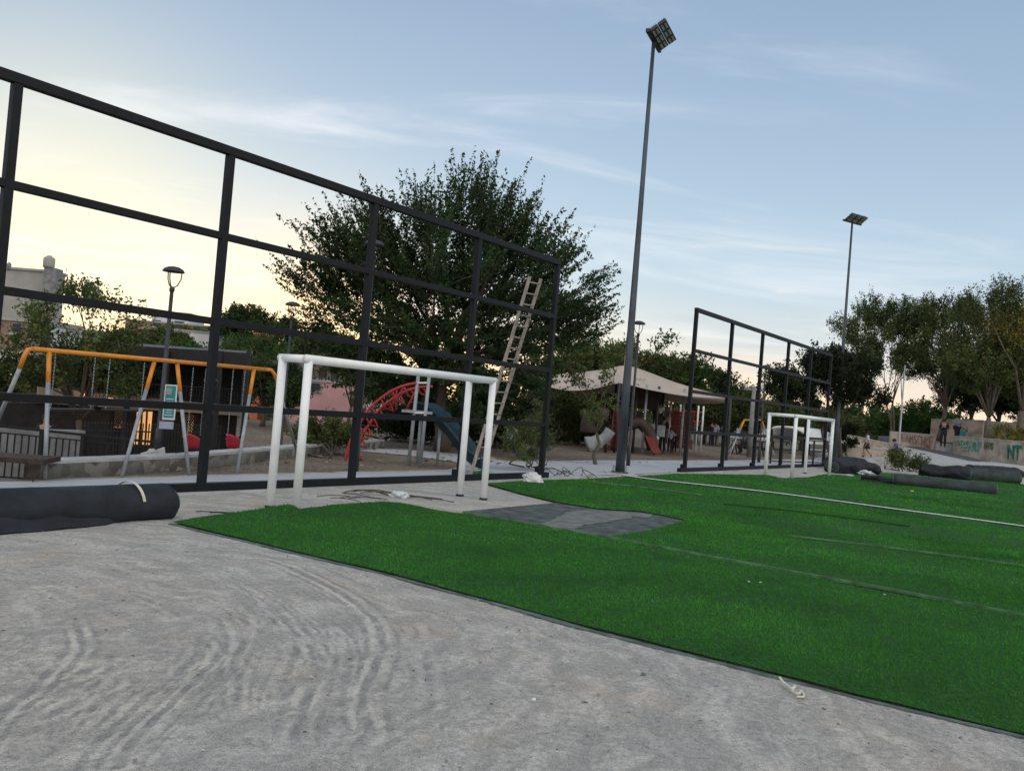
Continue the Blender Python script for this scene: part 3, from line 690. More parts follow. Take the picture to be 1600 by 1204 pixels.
# pedestal of the lamp
ped = thing('lamp_pedestal', G(245, 722), 'broken rough stone pedestal at the foot of the lamp by the teal sign', 'pedestal')
mbp = MB()
for k in range(9):
    c = G(240+random.uniform(-10, 12), 722, 0)+Vector((random.uniform(-.1, .1), random.uniform(-.1, .15), random.uniform(.03, .14)))
    mbp.box(c, (random.uniform(.05, .12),)*3, (random.random(), random.random(), .3), None, (random.uniform(-.3, .3), random.uniform(-.3, .3), 1))
mbp.build('rubble', M['conc'], ped, bevel=.02)
MB().box(G(265, 730)+Vector((.05, .1, .06)), (.25, .16, .05), (1, .2, 0)).build('slab', M['conc'], ped, bevel=.01)

# ------------------------------------------------------------ teal sign on lamp
sg = thing('notice_sign', W(262, 660, 16.4), 'teal notice board with white border on the leftmost lamp post', 'sign')
a0, a1, a2, a3 = W(255, 655, 16.4), W(274, 656, 16.4), W(277, 602, 16.4), W(257, 600, 16.4)
mid = (a0+a1+a2+a3)/4; ax = (a1-a0).normalized(); hz_ = (a3-a0).length/2
MB().box(mid, ((a1-a0).length/2, .012, hz_), ax).build('panel', M['white'], sg)
MB().box(mid-Vector((0, .014, -.01)), ((a1-a0).length/2-.02, .004, hz_-.03), ax).build('teal_field', M['teal'], sg)
MB().box(mid-Vector((.03, .020, -.2)), (.05, .003, .06), ax).build('leaf_emblem', M['leafg2'] if 'leafg2' in M else M['grey'], sg)
for k in range(7): MB().box(mid-Vector((0, .020, .02+.05*k-.08)), (.07-.01*(k % 3), .003, .006), ax).build('text_line', M['white'], sg)
MB().box(W(260, 664, 16.4), (.13, .012, .07), ax).build('lower_panel', M['cloth_lav'], sg)

# ------------------------------------------------------------ rusty low bench and ramp railing at far left
rb = thing('rusty_table', G(40, 748), 'rusty brown low sheet metal table at the left edge', 'table')
MB().box((W(-25, 712, 12.4)), (.90, .35, .035), (.98, .15, 0)).build('top', M['rust'], rb)
for px_ in (-6, 55): MB().tube([W(px_, 716, 12.2), Vector((W(px_, 716, 12.2).x, 12.2, 0))], .012, 6).build('leg', M['rust'], rb)
MB().tube([W(40, 716, 12.2), Vector((W(54, 716, 12.2).x, 12.2, .05))], .01, 6).build('brace', M['rust'], rb)
rl = thing('ramp_railing', B(120, 17.5, -1.7), 'black steel ramp railing with pickets behind the stone wall', 'railing')
def L3(a, b_, k): return a.lerp(b_, k)
ra, rb_ = W(-15, 664, 16.5), W(247, 691, 19)
MB().beam(ra, rb_, .05, .06).build('handrail', M['black'], rl)
MB().beam(ra-Vector((0, 0, .12)), rb_-Vector((0, 0, .12)), .025, .03).build('middle_rail', M['black'], rl)
MB().beam(ra-Vector((0, 0, .95)), rb_-Vector((0, 0, .95)), .03, .03).build('lower_rail', M['black'], rl)
for k in range(26):
    p = L3(ra, rb_, (k+.5)/26); MB().beam(p-Vector((0, 0, .95)), p-Vector((0, 0, .12)), .022, .022).build('picket', M['black'], rl)
for k in (0, .28, .52, .78, 1):
    p = L3(ra, rb_, k); MB().beam(p-Vector((0, 0, 1.3)), p, .07, .07).build('post', M['black'], rl)
rw = thing('ramp_wall', B(60, 19, -1.7), 'grey concrete ramp wall behind the black railing', 'wall')
a, b_ = W(-30, 668, 18.5), W(128, 672, 20.5); MB().beam(a-Vector((0, 0, 1.1)), b_-Vector((0, 0, 1.1)), 2.2, .25).build('wall_body', M['concd'], rw)

# ------------------------------------------------------------ black picket fence and black building (left)
pf = thing('picket_fence', B(230, 21, -1.7), 'black picket fence in front of the dark building', 'fence')
pa, pb = W(133, 662, 20.5), W(345, 668, 23); nP = 46
for k in range(nP):
    p = L3(pa, pb, k/(nP-1)); pk = MB(); pk.beam(p-Vector((0, 0, 1.9)), p, .022, .022); pk.lathe(p, [(.018, 0), (.02, .02), (.001, .07)], 6); pk.build('picket', M['black'], pf)
for dz in (.15, 1.2): MB().beam(pa-Vector((0, 0, dz)), pb-Vector((0, 0, dz)), .035, .03).build('rail', M['black'], pf)
bd = thing('black_building', B(180, 29, -1.7), 'long black clad building with flat roof and amber lit lattice windows', 'building')
def slab_px(name, pl_, pr, D0, D1, yl0, yl1, yr0, yr1, m, parent, thick=.2, back=True):
    """vertical panel between two columns given by pixel rows"""
    A0, A1, B0, B1 = W(pl_, yl0, D0), W(pl_, yl1, D0), W(pr, yr0, D1), W(pr, yr1, D1)
    A1 = Vector((A0.x, A0.y, A1.z)); B1 = Vector((B0.x, B0.y, B1.z))
    d = (B0-A0); nrm = Vector((-d.y, d.x, 0)).normalized()*thick
    mb = MB(); mb.add([A1, B1, B0, A0, A1+nrm, B1+nrm, B0+nrm, A0+nrm], [(0, 1, 2, 3), (5, 4, 7, 6), (4, 5, 1, 0), (3, 2, 6, 7), (4, 0, 3, 7), (1, 5, 6, 2)])
    return mb.build(name, m, parent)
slab_px('lower_wall', -60, 372, 24, 29, 628, 725, 634, 715, M['blackwall'], bd, .3)
slab_px('terrace_parapet', 60, 385, 25.0, 28.6, 604, 629, 636, 650, M['beige'], bd, .2)
slab_px('upper_wall', 90, 382, 33, 34, 540, 612, 560, 640, M['blackwall'], bd, .2)
rf = MB(); q = [W(150, 536, 26), W(395, 552, 27), W(395, 549, 36), W(150, 532, 35)]
vsr = [p for p in q]+[p-Vector((0, 0, .42)) for p in q]; rf.add(vsr, [(0, 1, 2, 3), (7, 6, 5, 4), (0, 4, 5, 1), (1, 5, 6, 2), (2, 6, 7, 3), (3, 7, 4, 0)]); rf.build('flat_roof', M['black'], bd)
for px_ in (152, 205, 262, 345, 388):
    p = W(px_, 560, 26.4); MB().beam(Vector((p.x, p.y, -1.0)), Vector((p.x, p.y, W(px_, 548, 26.4).z)), .12, .12).build('column', M['black'], bd)
for k in range(70):   # vertical cladding battens
    px_ = -50+k*6.1
    if k % 1 == 0:
        D = 24+(px_+60)/432*5-.05; a = W(px_, 632+(px_+60)*.014, D); MB().beam(Vector((a.x, a.y, -1.7)), a, .04, .04).build('batten', M['black'], bd)
ta_, tb_ = W(140, 594, 25), W(372, 608, 28)
MB().beam(ta_, tb_, .03, .03).build('terrace_rail', M['black'], bd)
for k in range(44):
    p = L3(ta_, tb_, k/43); MB().beam(p-Vector((0, 0, .62)), p, .014, .014).build('terrace_baluster', M['black'], bd)
amber = mat('amber_light', (.5, .25, .08), .6, .5, 14, emit=((1, .50, .16), .55))
amber2 = mat('amber_dim', (.3, .15, .06), .6, .6, 14, emit=((1, .5, .18), .25))
def lattice(px0, px1, y0, y1, D, mm, door=False):
    p = slab_px('lit_window', px0, px1, D, D, y0, y1, y0+1, y1+1, mm, bd, .02)
    if not door:
        A = W(px0, y0, D-.03); Bq = W(px1, y1, D-.03); n = 5; mb = MB(); wv = Bq.x-A.x; hv = A.z-Bq.z
        for k in range(-6, 7):
            for s_ in (1, -1):
                x0_ = A.x+wv*(k/6 if s_ > 0 else k/6); 
                a = Vector((x0_, A.y, A.z)); b_ = Vector((x0_+s_*hv*.6, A.y, Bq.z))
                t0, t1 = 0, 1; dx_ = b_.x-a.x
                for lim, sg_ in ((A.x, 1), (A.x+wv, -1)):
                    pass
                ts = sorted([(A.x-a.x)/dx_, (A.x+wv-a.x)/dx_]); t0 = max(0, ts[0]); t1 = min(1, ts[1])
                if t1 > t0: mb.beam(a.lerp(b_, t0), a.lerp(b_, t1), .035, .02)
        mb.build('lattice', M['black'], p, origin=worldloc(p))
    else:
        for k in (.33, .66): MB().beam(W(px0+(px1-px0)*k, y0, D-.04), W(px0+(px1-px0)*k-3, y1, D-.04), .05, .03).build('mullion', M['black'], p, origin=worldloc(p))
lattice(180, 198, 640, 668, 26.4, amber2); lattice(214, 238, 642, 694, 26.4, amber, True); lattice(250, 264, 648, 668, 26.8, amber2); lattice(288, 303, 648, 682, 27.2, amber)
for px_, py_ in ((129, 617), (173, 624), (208, 630)):
    p = W(px_, py_, 25.2); ul = MB().lathe(p, [(.05, -.05), (.07, .04)], 10).build('uplight', mat('uplight', (.6, .3, .15), .5, .1, 3, emit=((1, .45, .2), 2.2)), bd)
    pl_ = bpy.data.lights.new('uplight_glow', 'POINT'); pl_.energy = 2.5; pl_.color = (1, .5, .22); pl_.shadow_soft_size = .05
    po = bpy.data.objects.new('uplight_glow', pl_); C.objects.link(po); po.location = p+Vector((0, -.12, .12))-bd.location; po.parent = bd

# ------------------------------------------------------------ red climber, ladder posts, blue slide
cl = thing('arch_climber', G(600, 728), 'red arched climbing ladder on grey posts behind the goal', 'climber')
for a, b_ in (((654, 584), (638, 728)), ((671, 584), (656, 730))):
    f_ = G(*b_); MB().tube([f_, Vector((f_.x, f_.y, 0))+Vector((W(a[0], a[1], f_.y).x-f_.x, 0, W(a[0], a[1], f_.y).z))], .042, 12).build('post', M['galv'], cl, True)
for y in (586, 598, 645): MB().tube([W(654-(y-584)*.11, y, 20.3), W(671-(y-584)*.11, y, 20.3)], .022, 8).build('rung', M['white'], cl, True)
arc1 = [(665, 598), (640, 600), (617, 608), (595, 622), (577, 638), (566, 655), (553, 676), (544, 700), (538, 726)]
arc2 = [(668, 603), (650, 604), (625, 612), (607, 625), (588, 643), (577, 660), (568, 680), (566, 690)]
A1 = [W(x, y, 20.4-.0*i) for i, (x, y) in enumerate(arc1)]; A2 = [W(x, y, 21.2) for x, y in arc1]; A2 = [p+Vector((.12, .55, -.06)) for p in A1]
A1s = [Vector(p) for p in (catmull(np.array([list(p) for p in A1]), 5))]; A2s = [Vector(p) for p in (catmull(np.array([list(p) for p in A2]), 5))]
for q in (A1s, A2s): MB().tube(q, .032, 10).build('arch_rail', M['red'], cl, True)
for k in range(3, len(A1s)-2, 4):
    a, b_ = A1s[k], A2s[k]; dn = Vector((.12, .05, -.22)); MB().tube([a, a+dn, b_+dn, b_], .022, 8).build('rung', M['red'], cl, True)
pA, pB = W(622, 640, 20.3), W(660, 645, 20.3)
MB().box((pA+pB)/2+Vector((.15, .4, 0)), (.35, .4, .03)).build('platform', M['galv'], cl)
for a, b_ in (((620, 606), (619, 640)), ((607, 640), (630, 606)), ((650, 608), (634, 642))): MB().tube([W(*a, 20.5), W(*b_, 20.5)], .022, 8).build('brace', M['red'], cl, True)
sl_ = thing('slide', G(745, 730), 'dark blue curved plastic slide behind the right goal post', 'slide')
sp_ = catmull(np.array([list(W(x, y, D)) for x, y, D in ((652, 640, 21.5), (668, 642, 21.2), (683, 652, 20.9), (697, 668, 20.6), (712, 684, 20.3), (722, 698, 20.1), (733, 712, 19.9), (745, 722, 19.8), (757, 725, 19.7))]), 5)
mb = MB(); sec = [(a_*.62, b_*.75) for a_, b_ in [(-.34, .26), (-.30, .25), (-.26, .02), (-.12, -.06), (.12, -.06), (.26, .02), (.30, .25), (.34, .26)]]
vsx = []; n = len(sp_)
for i in range(n):
    d = Vector(sp_[min(i+1, n-1)]-sp_[max(i-1, 0)]).normalized(); s_ = d.cross(Vector((0, 0, 1))).normalized(); u_ = s_.cross(d)
    for a, b_ in sec: vsx.append(Vector(sp_[i])+s_*a+u_*b_)
    for a, b_ in reversed(sec): vsx.append(Vector(sp_[i])+s_*a*1.04+u_*(b_-.05))
k2 = 2*len(sec)
mb.add(vsx, [(i*k2+k, i*k2+(k+1) % k2, (i+1)*k2+(k+1) % k2, (i+1)*k2+k) for i in range(n-1) for k in range(k2)]+[tuple(range(k2)), tuple(range((n-1)*k2, n*k2))])
mb.build('chute', M['blue'], sl_, True)
MB().tube([Vector(sp_[12])-Vector((0, 0, .1)), Vector((sp_[12][0], sp_[12][1], 0))], .035, 8).build('support', M['galv'], sl_, True)
MB().tube([Vector(sp_[2])-Vector((0, 0, .1)), Vector((sp_[2][0], sp_[2][1], 0))], .035, 8).build('support', M['galv'], sl_, True)

# ------------------------------------------------------------ ladder against the frame
ld = thing('extension_ladder', G(744, 741), 'worn wooden extension ladder leaning on the nearer black frame', 'ladder')
tl, tr_ = PV(827, 434, 10.85), PV(846, 438, 10.85); bl, br_ = G(735, 743), G(752, 739)
for nm, k0, k1, off in (('lower_section', 0, .62, 0), ('upper_section', .50, 1, .035)):
    mb = MB(); wv = (tr_-tl).normalized(); o_ = -V*off*0+Vector((0, 0, off)); nar = .0 if off == 0 else .02
    a0_, a1_ = bl.lerp(tl, k0)+o_+wv*nar, bl.lerp(tl, k1)+o_+wv*nar; c0_, c1_ = br_.lerp(tr_, k0)+o_-wv*nar, br_.lerp(tr_, k1)+o_-wv*nar
    sec_ = MB().beam(a0_, a1_, .075, .035, V).beam(c0_, c1_, .075, .035, V).build(nm, M['wood'], ld, bevel=.004)
    n = int(18*(k1-k0))
    for i in range(n):
        k = (i+.5)/n; MB().tube([a0_.lerp(a1_, k), c0_.lerp(c1_, k)], .017, 8).build('rung', M['wood'], sec_, True, origin=worldloc(sec_))
gc = MB(); cg = G(742, 743)
for k in range(26):
    p = cg+Vector((random.gauss(0, .13), random.gauss(0, .05), random.uniform(.0, .10))); a = Vector((random.uniform(-1, 1), random.uniform(-1, 1), random.uniform(-.3, .3))).normalized()*.08; b_ = a.cross(Vector((random.random(), .3, 1))).normalized()*.06
    gc.quad(p-a-b_, p+a-b_, p+a*.8+b_, p-a+b_*.7)
tag(gc.build('plastic_bag', mat('green_plastic', (.20, .48, .30), .4, .3, 8), None), 'crumpled pale green plastic at the foot of the ladder', 'bag')

# ------------------------------------------------------------ turf rolls
def roll(name, a, b_, r, label, m, cat='turf roll', group='rolled up turf lying about the pitch', flat=.88, wob=.06, seg=36, strapk=None, spiral=True, sag=True, lump=0):
    a = Vector(a); b_ = Vector(b_); t = thing(name, a.lerp(b_, .5), label, cat, group)
    d = (b_-a); Lh = d.length; d.normalize(); s_ = Vector((-d.y, d.x, 0)); n = max(10, int(Lh/.07)); vs = []
    for i in range(n+1):
        k = i/n; c = a+d*Lh*k
        rr = r*(1+.05*noise.noise(Vector((k*Lh*.8, 7, lump))))
        e = min(1, (1-k)*Lh/.05+.72, k*Lh/.05+.72)
        for j in range(seg):
            th_ = 2*math.pi*j/seg; q_ = Vector((math.cos(th_), math.sin(th_)))
            w_ = 1+wob*noise.noise(Vector((k*Lh*1.6, q_.x*1.3, q_.y*1.3+lump)))+wob*.5*noise.noise(Vector((k*Lh*5, q_.x*3, q_.y*3)))
            y_ = q_.x*rr*w_*e*1.04; z_ = q_.y*rr*w_*e*flat
            if z_ < -rr*flat*.72: z_ = -rr*flat*.72+(z_+rr*flat*.72)*.15
            vs.append(c+s_*y_+Vector((0, 0, rr*flat*.74+z_)))
    fs = [(i*seg+j, i*seg+(j+1) % seg, (i+1)*seg+(j+1) % seg, (i+1)*seg+j) for i in range(n) for j in range(seg)]
    fs += [tuple(reversed(range(seg))), tuple(range(n*seg, (n+1)*seg))]
    mb = MB(); mb.add(vs, fs); mb.build('roll_body', m, t, True)
    for end, c, sg_ in ((0, a, -1), (1, b_, 1)):
        mb = MB(); pts = []
        for j in range(60):
            th_ = j*.42; rr = r*(.82-.0125*j); pts.append(c+d*.006*sg_+s_*math.cos(th_)*rr+Vector((0, 0, r*flat*.74+math.sin(th_)*rr*flat*.9)))
        mb.tube(pts, .012, 4).build('spiral_end', M['edge'], t)
    if strapk:
        for kk in strapk:
            c = a+d*Lh*kk; pts = []
            for j in range(14):
                th_ = math.pi*(.02+j/13*.9); pts.append(c+d*(.05*(j/13))+s_*math.cos(math.pi-th_)*-r*1.10+Vector((0, 0, r*flat*.74+math.sin(th_)*r*1.0)))
            mb = MB()
            for p, q in zip(pts[:-1], pts[1:]): mb.beam(p, q, .008, .035, (p+q)/2-c)
            mb.build('strap', M['strap'], t)
    return t
ra_ = G(275, 812); rr_ = .235; dd = (G(268, 818)-G(0, 838)).normalized()
re = G(262, 806); rs = re-dd*5.2
r1 = roll('turf_roll', rs, re, .26, 'big dark turf roll with a white strap at the left edge', M['roll'], strapk=[.895], flat=.84, wob=.09)
# loose flap of backing on the near side of the roll
mb = MB(); fn = 60; sd_ = Vector((dd.y, -dd.x, 0)); rows = 9; vsf = []
for i in range(fn+1):
    k = i/fn; c = rs.lerp(re, .0+.86*k); wd_ = .24*math.sin(math.pi*min(1, k*1.02))**.5*(1+.4*noise.noise(Vector((k*6, 1, 0))))+.02
    for j in range(rows):
        s_ = j/(rows-1); z = .17*(1-s_)**1.1+.012+.05*noise.noise(Vector((k*16, s_*3, 3)))*(1-.5*s_); z = max(z, .012)
        vsf.append(c+sd_*(.20+wd_*s_)+Vector((0, 0, z)))
    for j in reversed(range(rows)):
        s_ = j/(rows-1); vsf.append(vsf[i*2*rows+j]-Vector((0, 0, .01)))
kk = 2*rows; mb.add(vsf, [(i*kk+j, i*kk+(j+1) % kk, (i+1)*kk+(j+1) % kk, (i+1)*kk+j) for i in range(fn) for j in range(kk)]+[tuple(range(kk)), tuple(range(fn*kk, (fn+1)*kk))])
mb.build('loose_flap', M['roll'], r1, True)
roll('turf_roll', G(1395, 757), G(1556, 773), .24, 'long grey turf roll lying out on the turf at right', M['rollfar'], wob=.04, lump=3)
roll('turf_roll', G(1345, 751), G(1400, 757), .15, 'thin crumpled end of turf left of the long grey roll', M['roll'], wob=.5, lump=9)
roll('turf_roll', G(1436, 743), G(1516, 751), .36, 'lumpy black turf roll before the graffiti wall', M['roll'], wob=.25, lump=5)
roll('turf_roll', G(1500, 748), G(1592, 756), .34, 'smooth grey turf roll joined to the lumpy black one', M['rollfar'], wob=.05, lump=6)
roll('turf_roll', G(1512, 742), G(1680, 752), .34, 'dark turf roll furthest back by the graffiti wall', M['roll'], wob=.12, lump=7)
roll('turf_roll', G(1300, 738.5), G(1362, 741), .40, 'lumpy black heap of turf just right of the farther goal', M['roll'], wob=.35, lump=11, flat=.75)
roll('turf_roll', G(1296, 733), G(1345, 733), .34, 'black turf roll at the back of the heap by the farther goal', M['roll'], wob=.2, lump=12)

# ------------------------------------------------------------ small things on the ground
def crumple(c, r, squash, m, label, name, cat, seed=1, amp=.35):
    import bmesh
    bm = bmesh.new(); bmesh.ops.create_icosphere(bm, subdivisions=5, radius=1)
    for v in bm.verts:
        p = v.co.copy(); f = 1+amp*noise.fractal(p*1.4+Vector((seed, 0, 0)), .8, 2, 4)+.10*abs(noise.noise(p*5+Vector((seed, 3, 0))))
        v.co = Vector((p.x*r*f, p.y*r*.8*f, max(-.04, p.z*r*squash*f))) 
    me = bpy.data.meshes.new(name); bm.to_mesh(me); bm.free(); me.materials.append(m)
    me.polygons.foreach_set('use_smooth', [True]*len(me.polygons)); o = bpy.data.objects.new(name, me); C.objects.link(o); o.location = Vector(c)
    return tag(o, label, cat)
crumple(G(831, 755)+Vector((0, 0, .08)), .20, .75, M['tarp'], 'white plastic sack on the turf edge by the frame end', 'white_sack', 'sack', 3)
crumple(G(622, 776)+Vector((0, 0, .03)), .13, .35, M['tarp'], 'small torn white plastic bag on the bare ground behind the goal mouth', 'plastic_scrap', 'litter', 8, .8)
crumple(G(1325, 744)+Vector((0, 0, .03)), .2, .2, M['tarp'], 'white scrap on the turf beside the farther goal', 'plastic_scrap', 'litter', 12, .8)
crumple(G(1350, 742)+Vector((0, 0, .08)), .28, .35, M['tarp'], 'white crumpled plastic at the crumpled end of the long roll', 'plastic_scrap', 'litter', 15, .8)
crumple(G(834, 1092), .011, .8, M['white'], 'tiny white scrap on the dusty ground in the foreground', 'plastic_scrap', 'litter', 5)
crumple(G(1425, 769)+Vector((0, 0, .03)), .055, .5, mat('yellow_plastic', (.6, .55, .08), .5, .1, 5), 'yellow scrap in front of the long grey roll', 'plastic_scrap', 'litter', 6)
def tangle(c, n, rx, ry, rz, r, m, label, name, cat, seed, straight=False):
    rd = random.Random(seed); t = MB()
    for k in range(n):
        p = Vector((rd.gauss(0, rx), rd.gauss(0, ry), 0)); L_ = []
        a = rd.uniform(-.5, .5) if straight else rd.uniform(0, 6.28); cur = p; curl = 0 if straight else rd.uniform(-1.2, 1.2)
        zc0 = rd.uniform(.01, rz)
        for i in range(10):
            L_.append(Vector(c)+cur+Vector((0, 0, .01+abs(zc0*math.sin(i*.35+rd.random()*.3)))))
            a += curl*.4+rd.gauss(0, .15); cur = cur+Vector((math.cos(a), math.sin(a), 0))*rx*.28
        t.tube(L_, r, 5)
    return tag(t.build(name, m, None, True), label, cat)
tangle(G(886, 746), 9, .36, .12, .25, .008, M['rust'], 'tangle of rusty wire beside the end of the nearer frame', 'wire_bundle', 'wire', 3)
tangle(G(575, 772), 9, .30, .06, .06, .008, M['bark'], 'dry brown branches on the bare ground under the crossbar', 'dry_branches', 'branches', 5, True)
tangle(G(505, 777), 4, .25, .05, .05, .006, M['bark'], 'few thin twigs by the left goal post base', 'dry_branches', 'branches', 6, True)
tangle(G(315, 801), 2, .3, .04, .03, .006, M['black'], 'thin black cord on the ground beside the big roll', 'cord', 'cord', 7, True)
# rope knot on turf edge
rp_ = MB(); pts = [G(1218, 1057, .045), G(1222, 1063, .03), G(1230, 1070, .02), G(1237, 1075, .03), G(1243, 1071, .03), G(1238, 1079, .02), G(1248, 1083, .03), G(1252, 1078, .02), G(1256, 1087, .015), G(1245, 1088, .015)]
rp_.tube([Vector(p) for p in catmull(np.array([list(p) for p in pts]), 5)], .008, 6)
tag(rp_.build('frayed_rope', M['strap'], None, True), 'short frayed rope lying over the near turf edge', 'rope')
for px_, py_, lab in ((1170, 908, 'tiny white chip on the near turf left of the seam'), (1188, 909, 'tiny white sliver on the near turf beside the chip'), (1382, 928, 'small pale lump on the turf seam at right')):
    tag(MB().box(G(px_, py_, .06), (.010, .004, .003), (1, .2, 0)).build('white_chip', M['white']), lab, 'litter')
# stones strewn over the dusty ground (uncountable)
sv = []; rs_ = np.random.default_rng(11)
for k in range(6000):
    x, y = rs_.uniform(-5, 4), rs_.uniform(3.3, 9)
    if k % 1 == 0 and (inside(np.array([[x, y]]), np.array([[p[0], p[1]] for p in polyA])))[0] or x > 3: continue
    s_ = rs_.lognormal(-5.1, .5); c = np.array([x, y, s_*.2]); o8 = rs_.normal(0, 1, (4, 3)); o8 /= np.linalg.norm(o8, axis=1)[:, None]; o8[:, 2] = abs(o8[:, 2])*.8
    p = c+o8*s_
    for f in ((0, 1, 2), (0, 2, 3), (0, 3, 1), (1, 3, 2)): sv += [p[i] for i in f]
pt_ = np.repeat(rs_.choice([.35, .5, .8, 1.2, 1.8], len(sv)//12)[:, None], 12, 0)*np.ones((1, 3)); pb_ = fast_mesh('pebbles', np.array(sv), 3, mat('pebble', (.30, .29, .28), .9, .2, 3, attr='tint'), None, pt_); tag(pb_, 'small pebbles scattered on the dusty ground', 'pebbles', None, 'stuff')
exec('''
sv = []
for k in range(1500):
    px_ = rs_.uniform(380, 1200); py_ = rs_.uniform(695, 742); p0 = G(px_, py_)
    if p0.dot(V) < 13.2 or p0.y > 45: continue
    s_ = rs_.lognormal(-3.4, .5); c = np.array([p0.x, p0.y, s_*.2]); o8 = rs_.normal(0, 1, (4, 3)); o8 /= np.linalg.norm(o8, axis=1)[:, None]; o8[:, 2] = abs(o8[:, 2])*.8
    p = c+o8*s_
    for f in ((0, 1, 2), (0, 2, 3), (0, 3, 1), (1, 3, 2)): sv += [p[i] for i in f]
pb2 = fast_mesh('clods', np.array(sv), 3, mat('clod', (.24, .20, .16), .9, .4, 1)); tag(pb2, 'stones and clods scattered over the brown playground soil', 'stones', None, 'stuff')
''')
# ------------------------------------------------------------ trees
def leaves(tips, dirs, n_per, lsize, rad, r, droop=0, asp=2.2):
    """n_per small leaves strung about every twig (tips, dirs arrays)"""
    T = np.repeat(tips, n_per, 0); Dv = np.repeat(dirs, n_per, 0); n = len(T)
    k = r.uniform(0, 1, (n, 1)); c = T+Dv*k+r.normal(0, rad, (n, 3))*(1-.6*k)
    a = Dv/np.maximum(np.linalg.norm(Dv, axis=1)[:, None], 1e-6)*.5+r.normal(0, .75, (n, 3)); a[:, 2] -= droop; a /= np.linalg.norm(a, axis=1)[:, None]
    b = np.cross(a, r.normal(0, 1, (n, 3))); b /= np.maximum(np.linalg.norm(b, axis=1)[:, None], 1e-6)
    s_ = lsize*r.uniform(.6, 1.4, (n, 1)); v = np.zeros((n, 4, 3)); v[:, 0] = c-a*s_; v[:, 1] = c+b*s_/asp; v[:, 2] = c+a*s_; v[:, 3] = c-b*s_/asp
    return v.reshape(-1, 3), n
def tree(base, crowns, label, leaf='leaf', bark='bark', fork=.3, trunk_r=.16, limbs=9, twigs=900, tl=.6, nper=30, ls=.05, rad=.07, seed=1, up=.5, cat='tree', name='tree', group=None, stems=1, extra=None, hollow=.35, tintlo=.55, wood_part=True):
    """crowns: list of (centre, radii) ellipsoids"""
    r = np.random.default_rng(seed); base = Vector(base); t = thing(name, base, label, cat, group)
    B0 = np.array(base); vol = np.array([c[1][0]*c[1][1]*c[1][2] for c in crowns])**.75; pr = vol/vol.sum()
    mainc = np.array(crowns[0][0]); ftop = B0+(mainc-B0)*fork; ftop[:2] += r.normal(0, .1, 2)
    # tips
    ci = r.choice(len(crowns), twigs, p=pr); cc = np.array([crowns[i][0] for i in ci]); rr = np.array([crowns[i][1] for i in ci])
    d = r.normal(0, 1, (twigs, 3)); d /= np.linalg.norm(d, axis=1)[:, None]
    rad_ = r.uniform(hollow, 1, (twigs, 1))**.6
    # uneven outline: push in and out by low-frequency noise
    nn = np.array([noise.noise(Vector(tuple(x*2.2+seed))) for x in d])[:, None]
    tips = cc+d*rr*rad_*(1+.38*nn)
    # clump: pull tips towards clump centres for gaps
    nc = max(6, twigs//16); ck = tips[r.choice(twigs, nc, replace=False)]
    dist = ((tips[:, None, :]-ck[None])**2).sum(-1); near = dist.argmin(1); tips = tips+(ck[near]-tips)*r.uniform(.25, .62, (twigs, 1))
    tips[:, 2] = np.maximum(tips[:, 2], base.z+.3)
    out_ = tips-(mainc-np.array([0, 0, rr.mean()*.6])); out_ /= np.linalg.norm(out_, axis=1)[:, None]
    dirs = out_*tl*r.uniform(.5, 1.3, (twigs, 1))+np.array([0, 0, up*tl])+r.normal(0, tl*.25, (twigs, 3))
    v, n = leaves(tips, dirs, nper, ls, rad, r)
    if extra is not None:
        et, ed, en = extra; v2, n2 = leaves(np.array(et), np.array(ed), en, ls, rad*.8, r); v = np.concatenate([v, v2]); n += n2
        tips = np.concatenate([tips, et]); dirs = np.concatenate([dirs, ed])
    ctint = r.uniform(tintlo, 1.35, nc)
    tt = np.repeat(ctint[near], nper)
    if len(tt) < n: tt = np.concatenate([tt, np.ones(n-len(tt))])
    tt = tt[:, None]*r.uniform(.65, 1.4, (n, 1))*np.array([[1, 1, 1]])*(1+np.array([[.25, 0, -.1]])*r.normal(0, 1, (n, 1)))
    tt = np.clip(tt, .1, 3)
    f_ = fast_mesh('crown', v-B0, 4, M[leaf], t, np.repeat(tt, 4, 0))
    # wood
    mb = MB(); ends = []
    for s_ in range(stems):
        b0 = base+Vector((r.normal(0, trunk_r*.9), r.normal(0, trunk_r*.9), 0)) if stems > 1 else base
        ft = Vector(tuple(ftop))+ (Vector((r.normal(0, .5), r.normal(0, .5), 0)) if stems > 1 else Vector((0, 0, 0)))
        k_ = trunk_r/(stems**.5); pts = [b0-Vector((0, 0, .1)), b0.lerp(ft, .3)+Vector((r.normal(0, .05), 0, 0)), b0.lerp(ft, .65)+Vector((r.normal(0, .06), 0, 0)), ft]
        mb.tube(pts, [k_*1.25, k_, k_*.9, k_*.8], 10); ends.append((ft, k_*.75))
    nl = min(limbs, nc); sel = ck[r.choice(nc, nl, replace=False)]; limbpts = []
    for q in sel:
        ft, rr0 = ends[r.integers(len(ends))]; q = Vector(tuple(q)); m1 = ft.lerp(q, .4)+Vector((r.normal(0, .15), r.normal(0, .15), .12*(q-ft).length)); m2 = ft.lerp(q, .75)+Vector((r.normal(0, .1), r.normal(0, .1), .05))
        mb.tube([ft, m1, m2, q], [rr0*.65, rr0*.42, rr0*.25, rr0*.12], 6); limbpts += [m1, m2, q, ft.lerp(m1, .6)]
    LP_ = np.array([list(p) for p in limbpts])
    for q in ck:
        i_ = ((LP_-q)**2).sum(1).argmin(); p = Vector(tuple(LP_[i_])); q = Vector(tuple(q)); mb.tube([p, p.lerp(q, .5)+Vector((0, 0, .06)), q], [trunk_r*.12, trunk_r*.08, trunk_r*.05], 4)
